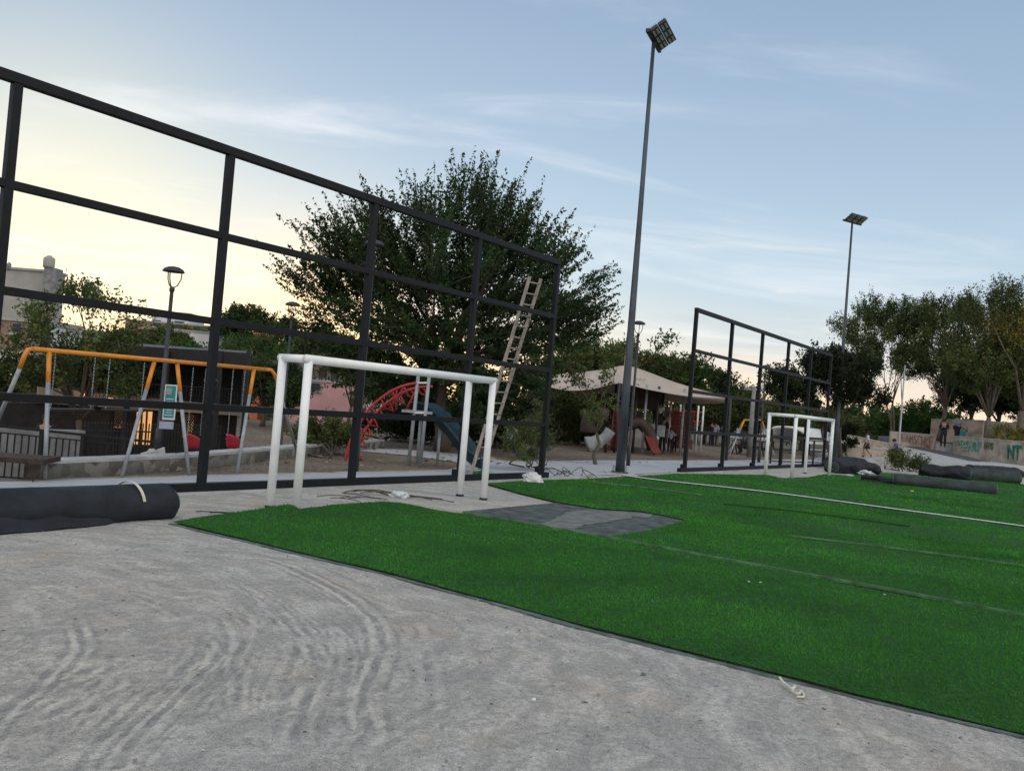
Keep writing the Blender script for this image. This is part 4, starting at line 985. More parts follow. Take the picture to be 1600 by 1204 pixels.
    for i in range(0, len(tips), 2):
        p = Vector(tuple(tips[i])); mb.tube([p, p+Vector(tuple(dirs[i]))], [trunk_r*.035+.003, .003], 3, False)
    mb.build('trunk', M[bark], t, True)
    return t
def ell(px_, py_, D, rx, rz, ry=None): return (tuple(W(px_, py_, D)), (rx, ry or rx*.8, rz))
def spray(pts, D, dz, n=14, spread=.12):
    """extra leafy shoots along px poly-lines"""
    et, ed = [], []
    for a, b_ in pts:
        A, B_ = W(*a, D), W(*b_, D); d = B_-A; st = max(2, int(d.length/.35))
        for i in range(st): et.append(list(A.lerp(B_, i/st))); ed.append(list(d/st*1.2+Vector((random.gauss(0, spread), random.gauss(0, spread), random.uniform(0, dz)))))
    return np.array(et), np.array(ed), n
# the big dark tree
ex = spray([((700, 330), (713, 240)), ((712, 300), (728, 250)), ((716, 330), (735, 268)), ((530, 420), (438, 342)), ((520, 400), (470, 345)), ((560, 380), (515, 330)), ((520, 470), (415, 420)), ((500, 480), (430, 440)), ((540, 500), (425, 412)),
    ((860, 420), (895, 330)), ((880, 440), (910, 400)), ((820, 380), (845, 335)), ((770, 340), (780, 290)), ((800, 360), (815, 320)), ((640, 350), (600, 292)), ((650, 340), (672, 285)), ((600, 360), (545, 300)), ((900, 500), (955, 465)), ((900, 540), (958, 520)), ((880, 470), (935, 430)), ((850, 400), (888, 345)), ((560, 420), (520, 350)), ((740, 330), (757, 290)), ((680, 320), (690, 280)),
    ((540, 520), (450, 500)), ((560, 560), (480, 545))], 27, .12, 26)
Dt = 27
tree(B(690, Dt), [ell(700, 440, Dt, 3.3, 2.6), ell(540, 445, Dt, 1.9, 1.5), ell(855, 470, Dt, 1.6, 1.7), ell(690, 560, Dt, 3.4, 1.4), ell(600, 400, Dt, 1.5, 1.3), ell(560, 540, Dt, 1.7, 1.0), ell(780, 380, Dt, 1.4, 1.2), ell(720, 340, Dt, 1.5, .9), ell(885, 520, Dt, 1.2, .9), ell(700, 610, Dt+.5, 3.6, .7), ell(750, 600, Dt, 1.5, .8), ell(640, 470, Dt, 2.2, 2.0), ell(770, 480, Dt, 2.2, 2.0)],
     'large dark spreading tree with upright leafy shoots behind the goal', 'leaf', 'bark', .38, .22, 26, 3900, .88, 44, .052, .06, 5, .42, extra=ex, hollow=.1)
# right bank of trees
ZT = 1.8
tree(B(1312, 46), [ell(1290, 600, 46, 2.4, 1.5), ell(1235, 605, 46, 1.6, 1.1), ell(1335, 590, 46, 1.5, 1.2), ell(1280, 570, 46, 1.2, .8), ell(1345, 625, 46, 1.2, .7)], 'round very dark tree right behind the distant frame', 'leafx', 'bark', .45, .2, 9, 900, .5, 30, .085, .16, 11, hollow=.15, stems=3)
tree(B(1400, 62, .9), [ell(1385, 545, 62, 2.6, 2.3), ell(1335, 560, 62, 1.5, 1.4), ell(1420, 510, 62, 1.6, 1.6), ell(1370, 500, 62, 1.6, 1.0), ell(1325, 520, 62, 1.2, .6)], 'airy tree with several slim stems left of the graffiti walls', 'leafo', 'barkl', .42, 0.14, 12, 1300, .75, 26, .075, .18, 12, hollow=.2, stems=4)
tree(B(1467, 60, 1.6), [ell(1475, 550, 60, 2.2, 1.9), ell(1500, 500, 60, 1.7, 1.3), ell(1450, 500, 60, 1.3, 1.1), ell(1440, 570, 60, 1.5, 1.1), ell(1490, 588, 60, 2.0, .9)], 'olive crowned tree rising over the two dark figures', 'leafo', 'barkl', .35, 0.16, 10, 1150, .75, 28, .075, .18, 13, hollow=.1)
tree(B(1541, 55, 1.6), [ell(1545, 560, 55, 2.6, 1.7), ell(1530, 505, 55, 1.7, 1.3), ell(1570, 480, 55, 1.6, 1.1), ell(1500, 580, 55, 1.4, .9), ell(1550, 592, 55, 2.6, .9)], 'tall tree with pale trunk behind the right graffiti wall', 'leafo', 'barkl', .3, 0.17, 12, 1300, .75, 28, .07, .17, 14, hollow=.1)
tree(B(1592, 54, 1.8), [ell(1610, 550, 54, 2.6, 2.0), ell(1580, 520, 54, 1.8, 1.2), ell(1640, 500, 54, 2, 1.6)], 'tree at the right edge with yellowing leaves', 'leafy', 'barkl', .35, .24, 9, 420, .6, 22, .08, .17, 15, hollow=.3)
tree(B(1620, 58, 1.8), [ell(1612, 570, 58, 3.2, 1.9), ell(1595, 520, 58, 2.2, 1.6), ell(1560, 590, 58, 2, 1.2)], 'dense olive tree filling the right edge behind the yellowing one', 'leafo', 'bark', .3, 0.17, 9, 1500, .7, 32, .085, .2, 16, hollow=.05)
for k, (px_, D, rx, rz, py_) in enumerate([(1515, 72, 2.6, 1.8, 612), (1562, 74, 3.0, 1.9, 618), (1608, 70, 3.0, 2.0, 620), (1650, 72, 3, 2, 620)]):
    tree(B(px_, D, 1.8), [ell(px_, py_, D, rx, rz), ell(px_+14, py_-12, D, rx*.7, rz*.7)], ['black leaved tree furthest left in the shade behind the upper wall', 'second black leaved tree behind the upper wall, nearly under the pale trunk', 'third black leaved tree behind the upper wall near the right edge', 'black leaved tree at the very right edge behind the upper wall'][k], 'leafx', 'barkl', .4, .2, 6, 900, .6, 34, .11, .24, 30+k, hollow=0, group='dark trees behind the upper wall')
# row in the middle distance
mid_specs = [(905, 575, 48, 3.2, 1.6, 'leafo', 'olive tree behind the left half of the shade sail'), (985, 572, 52, 3.4, 1.7, 'leafo', 'olive tree rising over the peak of the shade sail'), (1050, 590, 55, 2.6, 1.3, 'leafg', 'green tree at the right shoulder of the shade sail'),
    (868, 628, 47, 2.6, 1.3, 'leafo', 'low olive tree under the left wing of the shade sail'), (930, 634, 48, 2.4, 1.2, 'leafx', 'dark low tree behind the grey slide end'), (1105, 612, 60, 3.0, 1.6, 'leaf', 'dark tree between the shade sail and the second frame post'), (1140, 650, 58, 2.4, 1.4, 'leafo', 'low olive tree behind the far swing'), (1165, 640, 75, 2.2, 1.4, 'leafo', 'small olive tree beside the utility pole'), (1090, 655, 66, 3.2, 1.3, 'leafo', 'low olive tree behind the red net climber'),
    (1210, 655, 60, 2.2, 1.6, 'leafo', 'grey olive shrub tree behind the farther goal left post'), (1255, 650, 64, 2.6, 1.5, 'leafo', 'low olive tree behind the farther goal'), (1345, 655, 78, 3.2, 1.4, 'leafg', 'green bushy tree in the gap left of the slim pole'), (1310, 665, 74, 2.6, 1.2, 'leafo', 'low bush tree right behind the second mast'),
    (1440, 655, 80, 3.0, 1.5, 'leafg', 'green tree behind the left graffiti wall'), (1400, 665, 85, 3.4, 1.4, 'leafg', 'green tree right of the slim pole in the distance'), (1478, 668, 84, 2.4, 1.2, 'leafx', 'small dark tree behind the dark figures')]
for k, (px_, py_, D, rx, rz, lf, lab) in enumerate(mid_specs):
    c = W(px_, py_, D); tree(Vector((c.x, c.y, 0 if px_ < 1300 else .6)), [ell(px_, py_, D, rx, rz), ell(px_+rx*8, py_+4, D, rx*.6, rz*.7), ell(px_-rx*9, py_+6, D, rx*.6, rz*.6)], lab, lf, 'bark', .4, .15, 7, 420, .5, 26, .11, .2, 50+k, hollow=.1, group='trees in the middle distance')
# undergrowth below the sail, thin pale stems
for k, (px_, D, hy, lf, lab) in enumerate([(795, 33, 640, 'leafp', 'pale scrubby shrub behind the ladder'), (835, 40, 640, 'leafp', 'pale scrubby shrub right of the ladder'), (870, 41, 645, 'leafo', 'olive scrub just right of the nearer frame end'), (905, 42, 648, 'leafo', 'olive scrub under the left sail tip'), (765, 32, 655, 'leafx', 'dark scrub above the seated person'), (700, 31, 660, 'leafx', 'dark shrub behind the slide'), (640, 31, 665, 'leafx', 'dark agave like shrub behind the ladder posts'), (600, 33, 668, 'leafx', 'dark shrub behind the red arch'), (740, 34, 640, 'leaf', 'dark green shrub between goal posts')]):
    hy += 12; c = W(px_, hy, D); tree(Vector((c.x, c.y, 0)), [ell(px_, hy, D, 1.3, .8), ell(px_+8, hy+28, D, 1.1, .7)], lab, lf, 'barkl', .3, .07, 8, 260, .5, 26, .055, .12, 90+k, hollow=0, stems=4, cat='shrub', name='shrub', group='shrubs of the park')
# slender young tree with pale trunk by the path, small broad leaves
tree(G(932, 726), [ell(925, 605, 28, .45, .35), ell(945, 600, 28, .5, .6), ell(955, 630, 28, .5, .4)], 'slender young tree with pale thin trunk left of the mast', 'leafo', 'barkl', .45, .05, 9, 70, .45, 16, .045, .08, 120, 'tree', cat='tree') if False else None
tree(G(932, 726), [ell(940, 615, 26.5, .4, .8), ell(908, 598, 26.5, .42, .25), ell(925, 640, 26.5, .4, .3)], 'slender young tree with pale thin trunk left of the mast', 'leafo', 'barkl', .45, .055, 9, 80, .5, 16, .05, .09, 120, .6)
# shrubs: twiggy bush near path, bush left, yucca
tree(G(826, 731), [ell(826, 690, 22, .45, .45), ell(812, 700, 22, .4, .35), ell(843, 695, 22, .35, .4)], 'twiggy brown green bush by the path before the seated person', 'leafo', 'bark', .15, .05, 14, 190, .35, 20, .03, .06, 121, .6, cat='shrub', name='shrub', stems=5)
tree(G(508, 716), [ell(508, 688, 22, .65, .38), ell(530, 690, 22, .4, .3), ell(485, 694, 22, .4, .28)], 'round green bush left of the red arch foot', 'leafo', 'bark', .2, .06, 10, 330, .3, 30, .035, .07, 122, .4, cat='shrub', name='shrub', stems=4)
tree(G(1412, 736), [ell(1408, 727, 38, .55, .32), ell(1428, 733, 38, .45, .2)], 'loose dark bush in front of the crouching person', 'leafo', 'bark', .2, .05, 10, 160, .4, 20, .05, .1, 123, .5, cat='shrub', name='shrub', stems=4)
tree(B(1322, 48, .3), [ell(1322, 684, 48, .55, .6)], 'small dark clipped shrub right of the second mast', 'leafx', 'bark', .2, .06, 6, 120, .25, 30, .06, .1, 124, .3, cat='shrub', name='shrub')
tree(B(1575, 53, 1.2), [ell(1572, 681, 53, 1.2, .45), ell(1592, 684, 53, .8, .4)], 'dry brownish shrub on top of the right graffiti wall', 'leafy', 'bark', .2, .06, 8, 150, .3, 22, .06, .1, 125, .4, cat='shrub', name='shrub')
# left trees
tree(B(128, 23, -1.6), [ell(120, 520, 23, 1.6, 1.1), ell(180, 530, 23, .9, .8), ell(60, 545, 23, 1.0, .7), ell(150, 585, 23, 1.3, .6), ell(130, 470, 23, 1.0, .45), ell(210, 480, 23, .5, .25), ell(35, 580, 23, .8, .5)], 'tree with layered leaf tufts over the far end of the swing', 'leafo', 'bark', .45, .09, 16, 300, .35, 36, .05, .13, 140, .2, hollow=.25,
     extra=spray([((120, 480), (108, 432)), ((150, 480), (140, 440)), ((170, 490), (168, 455)), ((200, 500), (198, 465)), ((215, 500), (222, 470))], 23, .05, 24))
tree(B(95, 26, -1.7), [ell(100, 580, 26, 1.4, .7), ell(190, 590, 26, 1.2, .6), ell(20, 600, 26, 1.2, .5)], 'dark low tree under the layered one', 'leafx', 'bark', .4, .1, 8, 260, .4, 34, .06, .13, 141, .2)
for k, (px_, py_, D, rx, rz, lf, lab) in enumerate([(400, 515, 90, 3.8, 2.5, 'leaf', 'big round dark tree on the skyline left of the goal top'), (370, 505, 88, 2.4, 1.8, 'leaf', 'left shoulder tree of the round skyline mass'), (440, 530, 92, 3.4, 1.8, 'leafx', 'right shoulder tree of the round skyline mass'), (395, 548, 60, 2.2, 1.0, 'leafg', 'bright green tree below the skyline mass'),
    (370, 580, 55, 2.4, 1.4, 'leafo', 'grey green tree behind the swing end'), (415, 600, 52, 2.0, 1.5, 'leaf', 'dark tree beside the left goal post'), (452, 612, 50, .8, 1.3, 'leaf', 'dark slim tree between the left goal posts'), (505, 540, 85, 3.0, 1.6, 'leafo', 'olive tree below the lowest branches of the big tree'), (550, 570, 70, 2.4, 1.4, 'leafo', 'olive tree left of the second frame post'),
    (260, 535, 85, 2.4, 1.2, 'leafo', 'scrubby tree above the black building roof'), (215, 545, 70, 2.2, 1.2, 'leafo', 'scrubby tree left of the first lamp'), (310, 528, 95, 3.0, .9, 'leafo', 'scrub on the pale hillside wall'), (290, 575, 36, 1.1, .5, 'leafg', 'green planting on the terrace of the black building'), (610, 600, 60, 3, 1.8, 'leaf', 'dark tree behind the red arch'), (30, 625, 34, 1.6, .5, 'leafy', 'yellow green hedge at the far left')]):
    c = W(px_, py_, D); zb = gz(c.x, c.y); tree(Vector((c.x, c.y, zb)), [ell(px_, py_, D, rx, rz), ell(px_+rx*7, py_+5, D, rx*.6, rz*.7), ell(px_-rx*7, py_+5, D, rx*.6, rz*.6)], lab, lf, 'bark', .4, .15, 7, 420, .5, 28, .13 if D > 60 else .08, .2, 150+k, hollow=.05, group='trees around the town side')
# far woods
fw = []; fr = np.random.default_rng(77); cen = []
for k in range(520):
    px_ = fr.uniform(-100, 1750); D = fr.uniform(115, 150); hp = 5.5 if px_ < 600 else (3.4 if px_ < 1350 else 2.2)
    p = B(px_, D); zb = gz(p.x, p.y); 
    cen.append((p.x, p.y, zb+fr.uniform(.5, hp+ (3.8 if px_ < 700 else 0)*.6)))
cen = np.array(cen); v, n = leaves(cen, fr.normal(0, 1.6, (len(cen), 3)), 90, .34, .9, fr)
tt = np.repeat(fr.uniform(.5, 1.3, (len(cen), 1)), 90, 0)*fr.uniform(.7, 1.3, (n, 1))*np.ones((1, 3))
tag(fast_mesh('far_woods', v, 4, M['leafo'], None, np.repeat(tt, 4, 0)), 'far belt of trees and scrub along the horizon', 'woods', None, 'stuff')

# ------------------------------------------------------------ town buildings
def house(px0, px1, yt, D, m, label, depth=6, wins=(), roof=None, drop=0, yaw=0.0):
    a, b_ = W(px0, yt, D), W(px1, yt+(px1-px0)*.085+drop, D*(1+yaw)); c = (a+b_)/2; zb = gz(c.x, c.y)-1; zt = max(a.z, b_.z)
    base = Vector((c.x, c.y, zb)); t = thing('house', base, label, 'building', 'houses of the town')
    d = Vector((b_.x-a.x, b_.y-a.y, 0)); hw = d.length/2; d.normalize(); nb_ = Vector((-d.y, d.x, 0))
    MB().box(c*1+nb_*depth/2-Vector((0, 0, c.z-(zb+zt)/2)), (hw, depth/2, (zt-zb)/2), d).build('wall', m, t)
    MB().box(Vector((c.x, c.y, zt+.08))+nb_*depth/2, (hw+.12, depth/2+.12, .08), d).build('roof', roof or M['greyw'], t)
    for (fx, py_, ww, wh) in wins:
        p = W(px0+(px1-px0)*fx, py_, D*(1+yaw*fx)); f_ = MB().box(p-nb_*.03, (ww, .06, wh), d).build('window', M['concd'], t)
        MB().box(p-nb_*.10, (ww*.82, .012, wh*.82), d).build('pane', M['glassd'], f_, origin=worldloc(f_))
        MB().box(p-nb_*.10-Vector((0, 0, wh+.08)), (ww*1.15, .10, .05), d).build('sill', M['conc'], f_, origin=worldloc(f_))
    return t
h1 = house(-40, 84, 424-8, 62, M['greyw'], 'tall plain grey house with a water tank on its roof', 1.6)
tb = W(75, 440, 61.5); MB().box(tb+Vector((0, .6, 0)), (.42, .5, 1.0)).build('tank_tower', M['concd'], h1)
MB().lathe(W(76, 418, 61.8), [(.36, 0), (.38, .1), (.38, .62), (.30, .72), (.18, .76), (.17, .84), (.02, .86)], 18).build('water_tank', M['greyw'], h1, True)
MB().lathe(W(14, 416, 61), [(.05, -.3), (.14, 0), (.16, .15), (.02, .3)], 12).build('roof_knob', M['concd'], h1, True)
house(-30, 52, 497, 52, M['brickw'], 'low brown house below the tall grey one', 5, ((.7, 512, .3, .3),))
house(54, 80, 503, 54, M['whitew'], 'small white house beside the brown one', 4)
house(80, 210, 560, 58, M['greyw'], 'grey house hidden behind the layered tree', 6, ((.3, 575, .5, .4), (.7, 585, .5, .4)))
house(0, 60, 550, 46, M['whitew'], 'long white wall house at the left edge under the swing bar', 4)
house(196, 336, 500, 105, M['brickw'], 'long low brown house on the skyline behind the first lamp', 8, ((.6, 508, .6, .5), (.35, 505, .5, .4), (.8, 512, .5, .4)))
house(238, 296, 486, 120, M['whitew'], 'white house on the skyline right of the first lamp', 6)
house(246, 334, 514, 90, M['whitew'], 'white hillside wall house above the black roof', 5)
house(398, 413, 522, 84, M['roofo'], 'little house with an orange wall among the trees', 3, roof=M['roofo'])
house(438, 482, 534, 95, M['whitew'], 'white house just left of the goal top corner', 6, ((.4, 545, .5, .4),))
house(470, 540, 552, 92, M['greyw'], 'pale house behind the goal crossbar', 6, ((.3, 566, .5, .5), (.7, 570, .5, .5)))
house(492, 556, 566, 86, M['brickw'], 'brown house above the pink wall', 6, ((.2, 582, .5, .6), (.5, 585, .5, .6)))
pk = house(446, 590, 592, 80, M['pink'], 'long pink walled house between the goal posts', 6, ((.33, 604, .5, .38),))
house(575, 620, 600, 78, M['whitew'], 'pale house right of the pink one behind the red arch', 5)
house(1035, 1075, 668, 62, M['whitew'], 'small pale kiosk behind the red net climber', 4, ((.5, 676, .5, .4),))
house(1150, 1200, 660, 95, M['whitew'], 'white house far off behind the distant swing', 6, ((.3, 672, .6, .4),))
house(1325, 1345, 650, 100, M['whitew'], 'tiny pale house in the trees right of the second mast', 5)

# ------------------------------------------------------------ shade sail and playground
ss = thing('shade_sail', B(978, 38), 'tan peaked shade sail over the play structure', 'canopy')
front = [W(x, y, D) for x, y, D in ((820, 590, 37), (850, 601, 36.6), (885, 609, 36.2), (925, 607, 36), (968, 598, 35.8), (1010, 607, 36), (1060, 616, 36.2), (1100, 620, 36.6), (1142, 621, 37))]
ridge = [W(x, y, D) for x, y, D in ((820, 589, 37.6), (860, 585.5, 38.2), (900, 582, 39), (945, 576.5, 39.4), (978, 571, 39.6), (1010, 580, 39.4), (1055, 597, 39), (1100, 610, 38.2), (1142, 619.5, 37.6))]
back = [W(x, y, D) for x, y, D in ((822, 594, 38.2), (860, 604, 41), (900, 612, 43), (945, 614, 44), (985, 612, 44.5), (1015, 620, 44), (1060, 628, 43), (1100, 629, 41), (1142, 622, 38.2))]
rows_ = [catmull(np.array([list(p) for p in q]), 6) for q in (front, ridge, back)]; K = len(rows_[0]); grid = []
for j in range(13):
    t2 = j/12
    if t2 < .5: s_ = t2*2; A_, B_ = rows_[0], rows_[1]
    else: s_ = t2*2-1; A_, B_ = rows_[1], rows_[2]
    row = A_+(B_-A_)*s_; row[:, 2] -= .22*math.sin(math.pi*s_); grid.append(row)
mb = MB(); gv = [Vector(tuple(p)) for row in grid for p in row]; nG = len(gv); gv += [p-Vector((0, 0, .03)) for p in gv]
fs = []
for j in range(12):
    for i in range(K-1):
        a = j*K+i; fs += [(a, a+1, a+K+1, a+K), (nG+a, nG+a+K, nG+a+K+1, nG+a+1)]
for i in range(K-1): fs += [(i, nG+i, nG+i+1, i+1), (12*K+i, 12*K+i+1, nG+12*K+i+1, nG+12*K+i)]
mb.add(gv, fs); mb.build('canopy', M['sail'], ss, True)
for i, p in enumerate((front[0], front[4], front[8], back[4])):
    MB().tube([Vector((p.x, p.y, 0)), p], .06, 10).build('mast', M['lampblk'], ss, True)
for k in range(9):   # small lettering printed on the cloth
    p = W(990+k*2.1, 594.4+k*.05-(k % 2)*1.0, 35.86); MB().beam(p, p+Vector((.03, 0, .05+.03*(k % 3))), .012, .008).build('print', M['black'], ss)
ps = thing('play_structure', B(1000, 37.5), 'brown wooden play structure with posts, red ladder and slide under the sail', 'play structure')
for px_, D in ((955, 38), (975, 40), (1003, 36.8), (1030, 40), (1022, 37.5), (988, 37), (1062, 38)):
    p = B(px_, D); MB().tube([p, Vector((p.x, p.y, 2.9 if px_ != 1003 else 2.9))], .055, 10).build('post', M['grey'] if px_ in (1003, 1062) else M['brown'], ps, True)
for (x0, x1, D, z0, z1, m_, nm) in ((948, 1035, 39, 1.05, 1.15, 'brown', 'deck'), (985, 1028, 39.5, 1.9, 3.0, 'brown', 'roof_panel'), (985, 1005, 37.6, 1.15, 1.75, 'black', 'side_panel'), (1012, 1040, 37.8, .75, 1.25, 'grey', 'side_panel'), (955, 982, 38.4, .3, 1.0, 'brown', 'lower_panel')):
    a, b_ = B(x0, D), B(x1, D); MB().box((a+b_)/2+Vector((0, .6, (z0+z1)/2)), ((b_.x-a.x)/2, .7 if nm in ('deck', 'roof_panel') else .06, (z1-z0)/2)).build(nm, M[m_], ps)
for k in range(7):
    a, b_ = B(955, 37.6), B(962, 37.4); MB().tube([a+Vector((0, 0, .2+.22*k)), b_+Vector((0, 0, .2+.22*k))], .025, 6).build('ladder_rung', M['red'], ps)
for px_ in (954, 963): p = B(px_, 37.5); MB().tube([p, p+Vector((0, 0, 1.9))], .03, 8).build('ladder_rail', M['red'], ps, True)
for k, (za, zb_) in enumerate(((1.1, .1),)):
    a, b_ = B(1005, 37.2)+Vector((0, 0, 1.1)), B(1026, 35.8)+Vector((0, 0, .12)); MB().beam(a, b_, .04, .38).build('slide_chute', M['maroon'], ps)
MB().tube([Vector(p) for p in catmull(np.array([list(W(x, y, 36.9)) for x, y in ((985, 662), (1000, 660), (1012, 672), (1018, 690), (1020, 702))]), 5)], .26, 14).build('tube_slide', M['brown'], ps, True)
wh = thing('slide_scoop', B(935, 35), 'grey boat shaped tube slide end with dark round hood left of the mast', 'slide')
MB().tube([Vector(p) for p in catmull(np.array([list(W(x, y, 35)) for x, y in ((954, 672), (945, 684), (930, 692), (917, 696))]), 5)], [.22]*8+[.30]*4+[.34]*2+[.36]*2, 14).build('scoop', M['grey'], wh, True)
MB().tube([Vector(p) for p in catmull(np.array([list(W(x, y, 35.6)) for x, y in ((950, 650), (932, 648), (920, 658), (918, 676))]), 5)], .30, 14).build('hood', M['brown'], wh, True)
for px_ in (920, 946): p = B(px_, 35.2); MB().tube([p, p+Vector((0, 0, .6))], .05, 8).build('support', M['brown'], wh, True)
rn = thing('net_climber', B(1055, 43), 'red net climbing frame on white posts right of the play structure', 'climber')
for px_ in (1043, 1058, 1070, 1086, 1094): p = B(px_, 43); MB().tube([p, Vector((p.x, p.y, 2.3))], .045, 8).build('post', M['white'], rn, True)
for z in (1.0, 1.55, 2.0): MB().beam(B(1040, 43)+Vector((0, 0, z)), B(1094, 43)+Vector((0, 0, z)), .05, .04).build('bar', M['red'], rn)
mb = MB()
for k in range(16):
    a = B(1043+k*1.9, 42.95); mb.tube([a+Vector((0, 0, .15)), a+Vector((.3, 0, 1.95))], .022, 4); mb.tube([a+Vector((.3, 0, .15)), a+Vector((0, 0, 1.95))], .022, 4)
mb.build('net', M['maroon'], rn)
a, b_ = B(1046, 43.2), B(1066, 43.2); MB().box((a+b_)/2+Vector((0, 0, 1.4)), ((b_-a).length/2, .02, .28)).build('red_panel', M['redpl'], rn)

# benches / picnic table, utility pole, tent, rail, slim pole
pt = thing('picnic_table', B(1168, 46), 'dark picnic table under the distant swing', 'table')
c = B(1168, 46); MB().box(c+Vector((0, 0, .75)), (.9, .4, .03)).build('table_top', M['black'], pt)
for s_ in (-1, 1): MB().box(c+Vector((0, s_*.7, .45)), (.9, .14, .025)).build('bench', M['black'], pt); MB().box(c+Vector((s_*.7, 0, .37)), (.04, .7, .04)).build('cross_beam', M['black'], pt); MB().beam(c+Vector((s_*.7, -.5, 0)), c+Vector((s_*.7, .1, .75)), .06, .06).build('leg', M['black'], pt); MB().beam(c+Vector((s_*.7, .5, 0)), c+Vector((s_*.7, -.1, .75)), .06, .06).build('leg', M['black'], pt)
up = thing('utility_pole', B(1170, 43), 'grey concrete utility pole with cross arm between the frame posts', 'utility pole')
p = B(1170, 43); zt = W(1172, 603, 43).z; MB().tube([p, p+Vector((0, 0, zt))], [.14, .09], 12).build('pole', M['concd'], up, True)
MB().beam(p+Vector((-.5, 0, zt-.15)), p+Vector((.5, 0, zt-.15)), .1, .1).build('cross_arm', M['concd'], up)
for dx_ in (-.4, 0, .4): MB().lathe(p+Vector((dx_, 0, zt-.1)), [(.04, 0), (.06, .1), (.03, .2)], 8).build('insulator', M['white'], up)
for k, dx_ in enumerate((-.4, .4)):
    a = p+Vector((dx_, 0, zt+.1)); e_ = W(985-k*3, 598+k*3, 80); tag(MB().tube([a.lerp(e_, q/8)-Vector((0, 0, .9*math.sin(math.pi*q/8))) for q in range(9)], .012, 4).build('overhead_wire', M['black']), ['upper thin wire running left from the utility pole', 'lower thin wire running left from the utility pole'][k], 'wire')
lp = thing('flag_pole', B(1402, 44, .1), 'very slim pole rising behind the crouching person', 'pole')
p = B(1402, 44, .1); q = W(1407, 572, 44); MB().tube([p, Vector((p.x, p.y, .9)), Vector((p.x+.02, p.y, q.z))], [.07, .05, .03], 10).build('pole', M['galv'], lp, True)
MB().lathe(Vector((p.x+.02, p.y, q.z)), [(.03, 0), (.05, .03), (.01, .08)], 8).build('finial', M['galv'], lp, True); MB().lathe(p, [(.2, -.02), (.2, .05), (.09, .1)], 12).build('foot', M['concd'], lp)
at_ = thing('arched_tent', B(1250, 53), 'white arched tent canopy seen through the farther goal', 'tent')
ta0, ta1 = W(1190, 680, 53), W(1262, 686, 53); hx = (ta1.x-ta0.x)/2; cxm = (ta0+ta1)/2; mb = MB(); A_ = []; nA = 20
zt_ = W(1215, 664, 53).z; zb_ = W(1190, 684, 53).z
for j in range(nA+1):
    a = math.pi*j/nA; A_.append(Vector((cxm.x-hx*math.cos(a), 53, zb_+(zt_-zb_)*math.sin(a)**.8)))
vs_ = A_+[p+Vector((2.6, 2.5, 0)) for p in A_]; vs_ += [p-Vector((0, 0, .12)) for p in vs_]; k_ = nA+1
fs = []
for j in range(nA): fs += [(j, j+1, k_+j+1, k_+j), (2*k_+j, 3*k_+j, 3*k_+j+1, 2*k_+j+1), (j, 2*k_+j, 2*k_+j+1, j+1), (k_+j, k_+j+1, 3*k_+j+1, 3*k_+j)]
mb.add(vs_, fs); mb.build('canopy', M['white'], at_, True)
for q in (A_[0], A_[-1], A_[0]+Vector((2.6, 2.5, 0)), A_[-1]+Vector((2.6, 2.5, 0))): MB().tube([Vector((q.x, q.y, 0)), q], .05, 8).build('post', M['galv'], at_, True)
wf = thing('rail_fence', B(1130, 60), 'long pale rail fence in the distance behind the far swing', 'fence')
fa_, fb_ = W(1068, 656, 60), W(1186, 668, 62)
MB().beam(fa_, fb_, .07, .07).build('rail', M['galv'], wf); MB().beam(fa_-Vector((0, 0, .5)), fb_-Vector((0, 0, .5)), .05, .05).build('rail', M['galv'], wf)
for k in range(14): p = fa_.lerp(fb_, k/13); MB().beam(Vector((p.x, p.y, 0)), p, .06, .06).build('post', M['galv'], wf)
rr2 = thing('guard_railing', B(1245, 41), 'black steel guard railing between the distant frame and the path', 'railing')
ga, gb = G(1203, 723), G(1290, 727); ga = B(1203, 37.5); gb = B(1300, 41)
for z in (.12, .62, 1.1): MB().beam(ga+Vector((0, 0, z)), gb+Vector((0, 0, z)), .05, .05).build('rail', M['black'], rr2)
for k in range(7): p = ga.lerp(gb, k/6); MB().beam(p, p+Vector((0, 0, 1.12)), .07, .07).build('post', M['black'], rr2)

# ------------------------------------------------------------ right terraces, ramp and graffiti walls
m, t_, b_s = new_mat('sandstone_block'); n_ = t_.nodes
tcn = n_.new('ShaderNodeTexCoord'); nz_ = n_.new('ShaderNodeTexNoise'); nz_.inputs['Scale'].default_value = 1.6; nz_.inputs['Detail'].default_value = 8; t_.links.new(tcn.outputs['Object'], nz_.inputs['Vector'])
rp = n_.new('ShaderNodeValToRGB'); t_.links.new(nz_.outputs[0], rp.inputs[0]); rp.color_ramp.elements[0].position = .35; rp.color_ramp.elements[1].position = .65
rp.color_ramp.elements[0].color = (.30, .24, .19, 1); rp.color_ramp.elements[1].color = (.55, .46, .38, 1); t_.links.new(rp.outputs[0], b_s.inputs['Base Color']); b_s.inputs['Roughness'].default_value = .95
M['sand'] = m
tag(slab_px('terrace', 1308, 1640, 46, 44, 713.5, 745, 733, 760, M['conc'], None, 14), 'low pale terrace slab behind the turf rolls', 'terrace', None, 'structure')
M['asph'] = mat('ramp_asphalt', (.10, .10, .105), .9, .2, 2)
mb = MB(); rq = [W(1372, 681, 64), W(1398, 681, 64.5), W(1466, 703, 57.5), W(1600, 733, 47.5), W(1700, 756, 45), W(1600, 738.5, 46), W(1462, 707, 54.5), W(1385, 690, 60)]
n_r = len(rq); mb.add(rq+[p-Vector((0, 0, .5)) for p in rq], [tuple(reversed(range(n_r))), tuple(range(n_r, 2*n_r))]+[(i, (i+1) % n_r, n_r+(i+1) % n_r, n_r+i) for i in range(n_r)])
tag(mb.build('ramp', M['asph']), 'dark asphalt ramp rising to the left below the graffiti walls', 'ramp', None, 'structure')
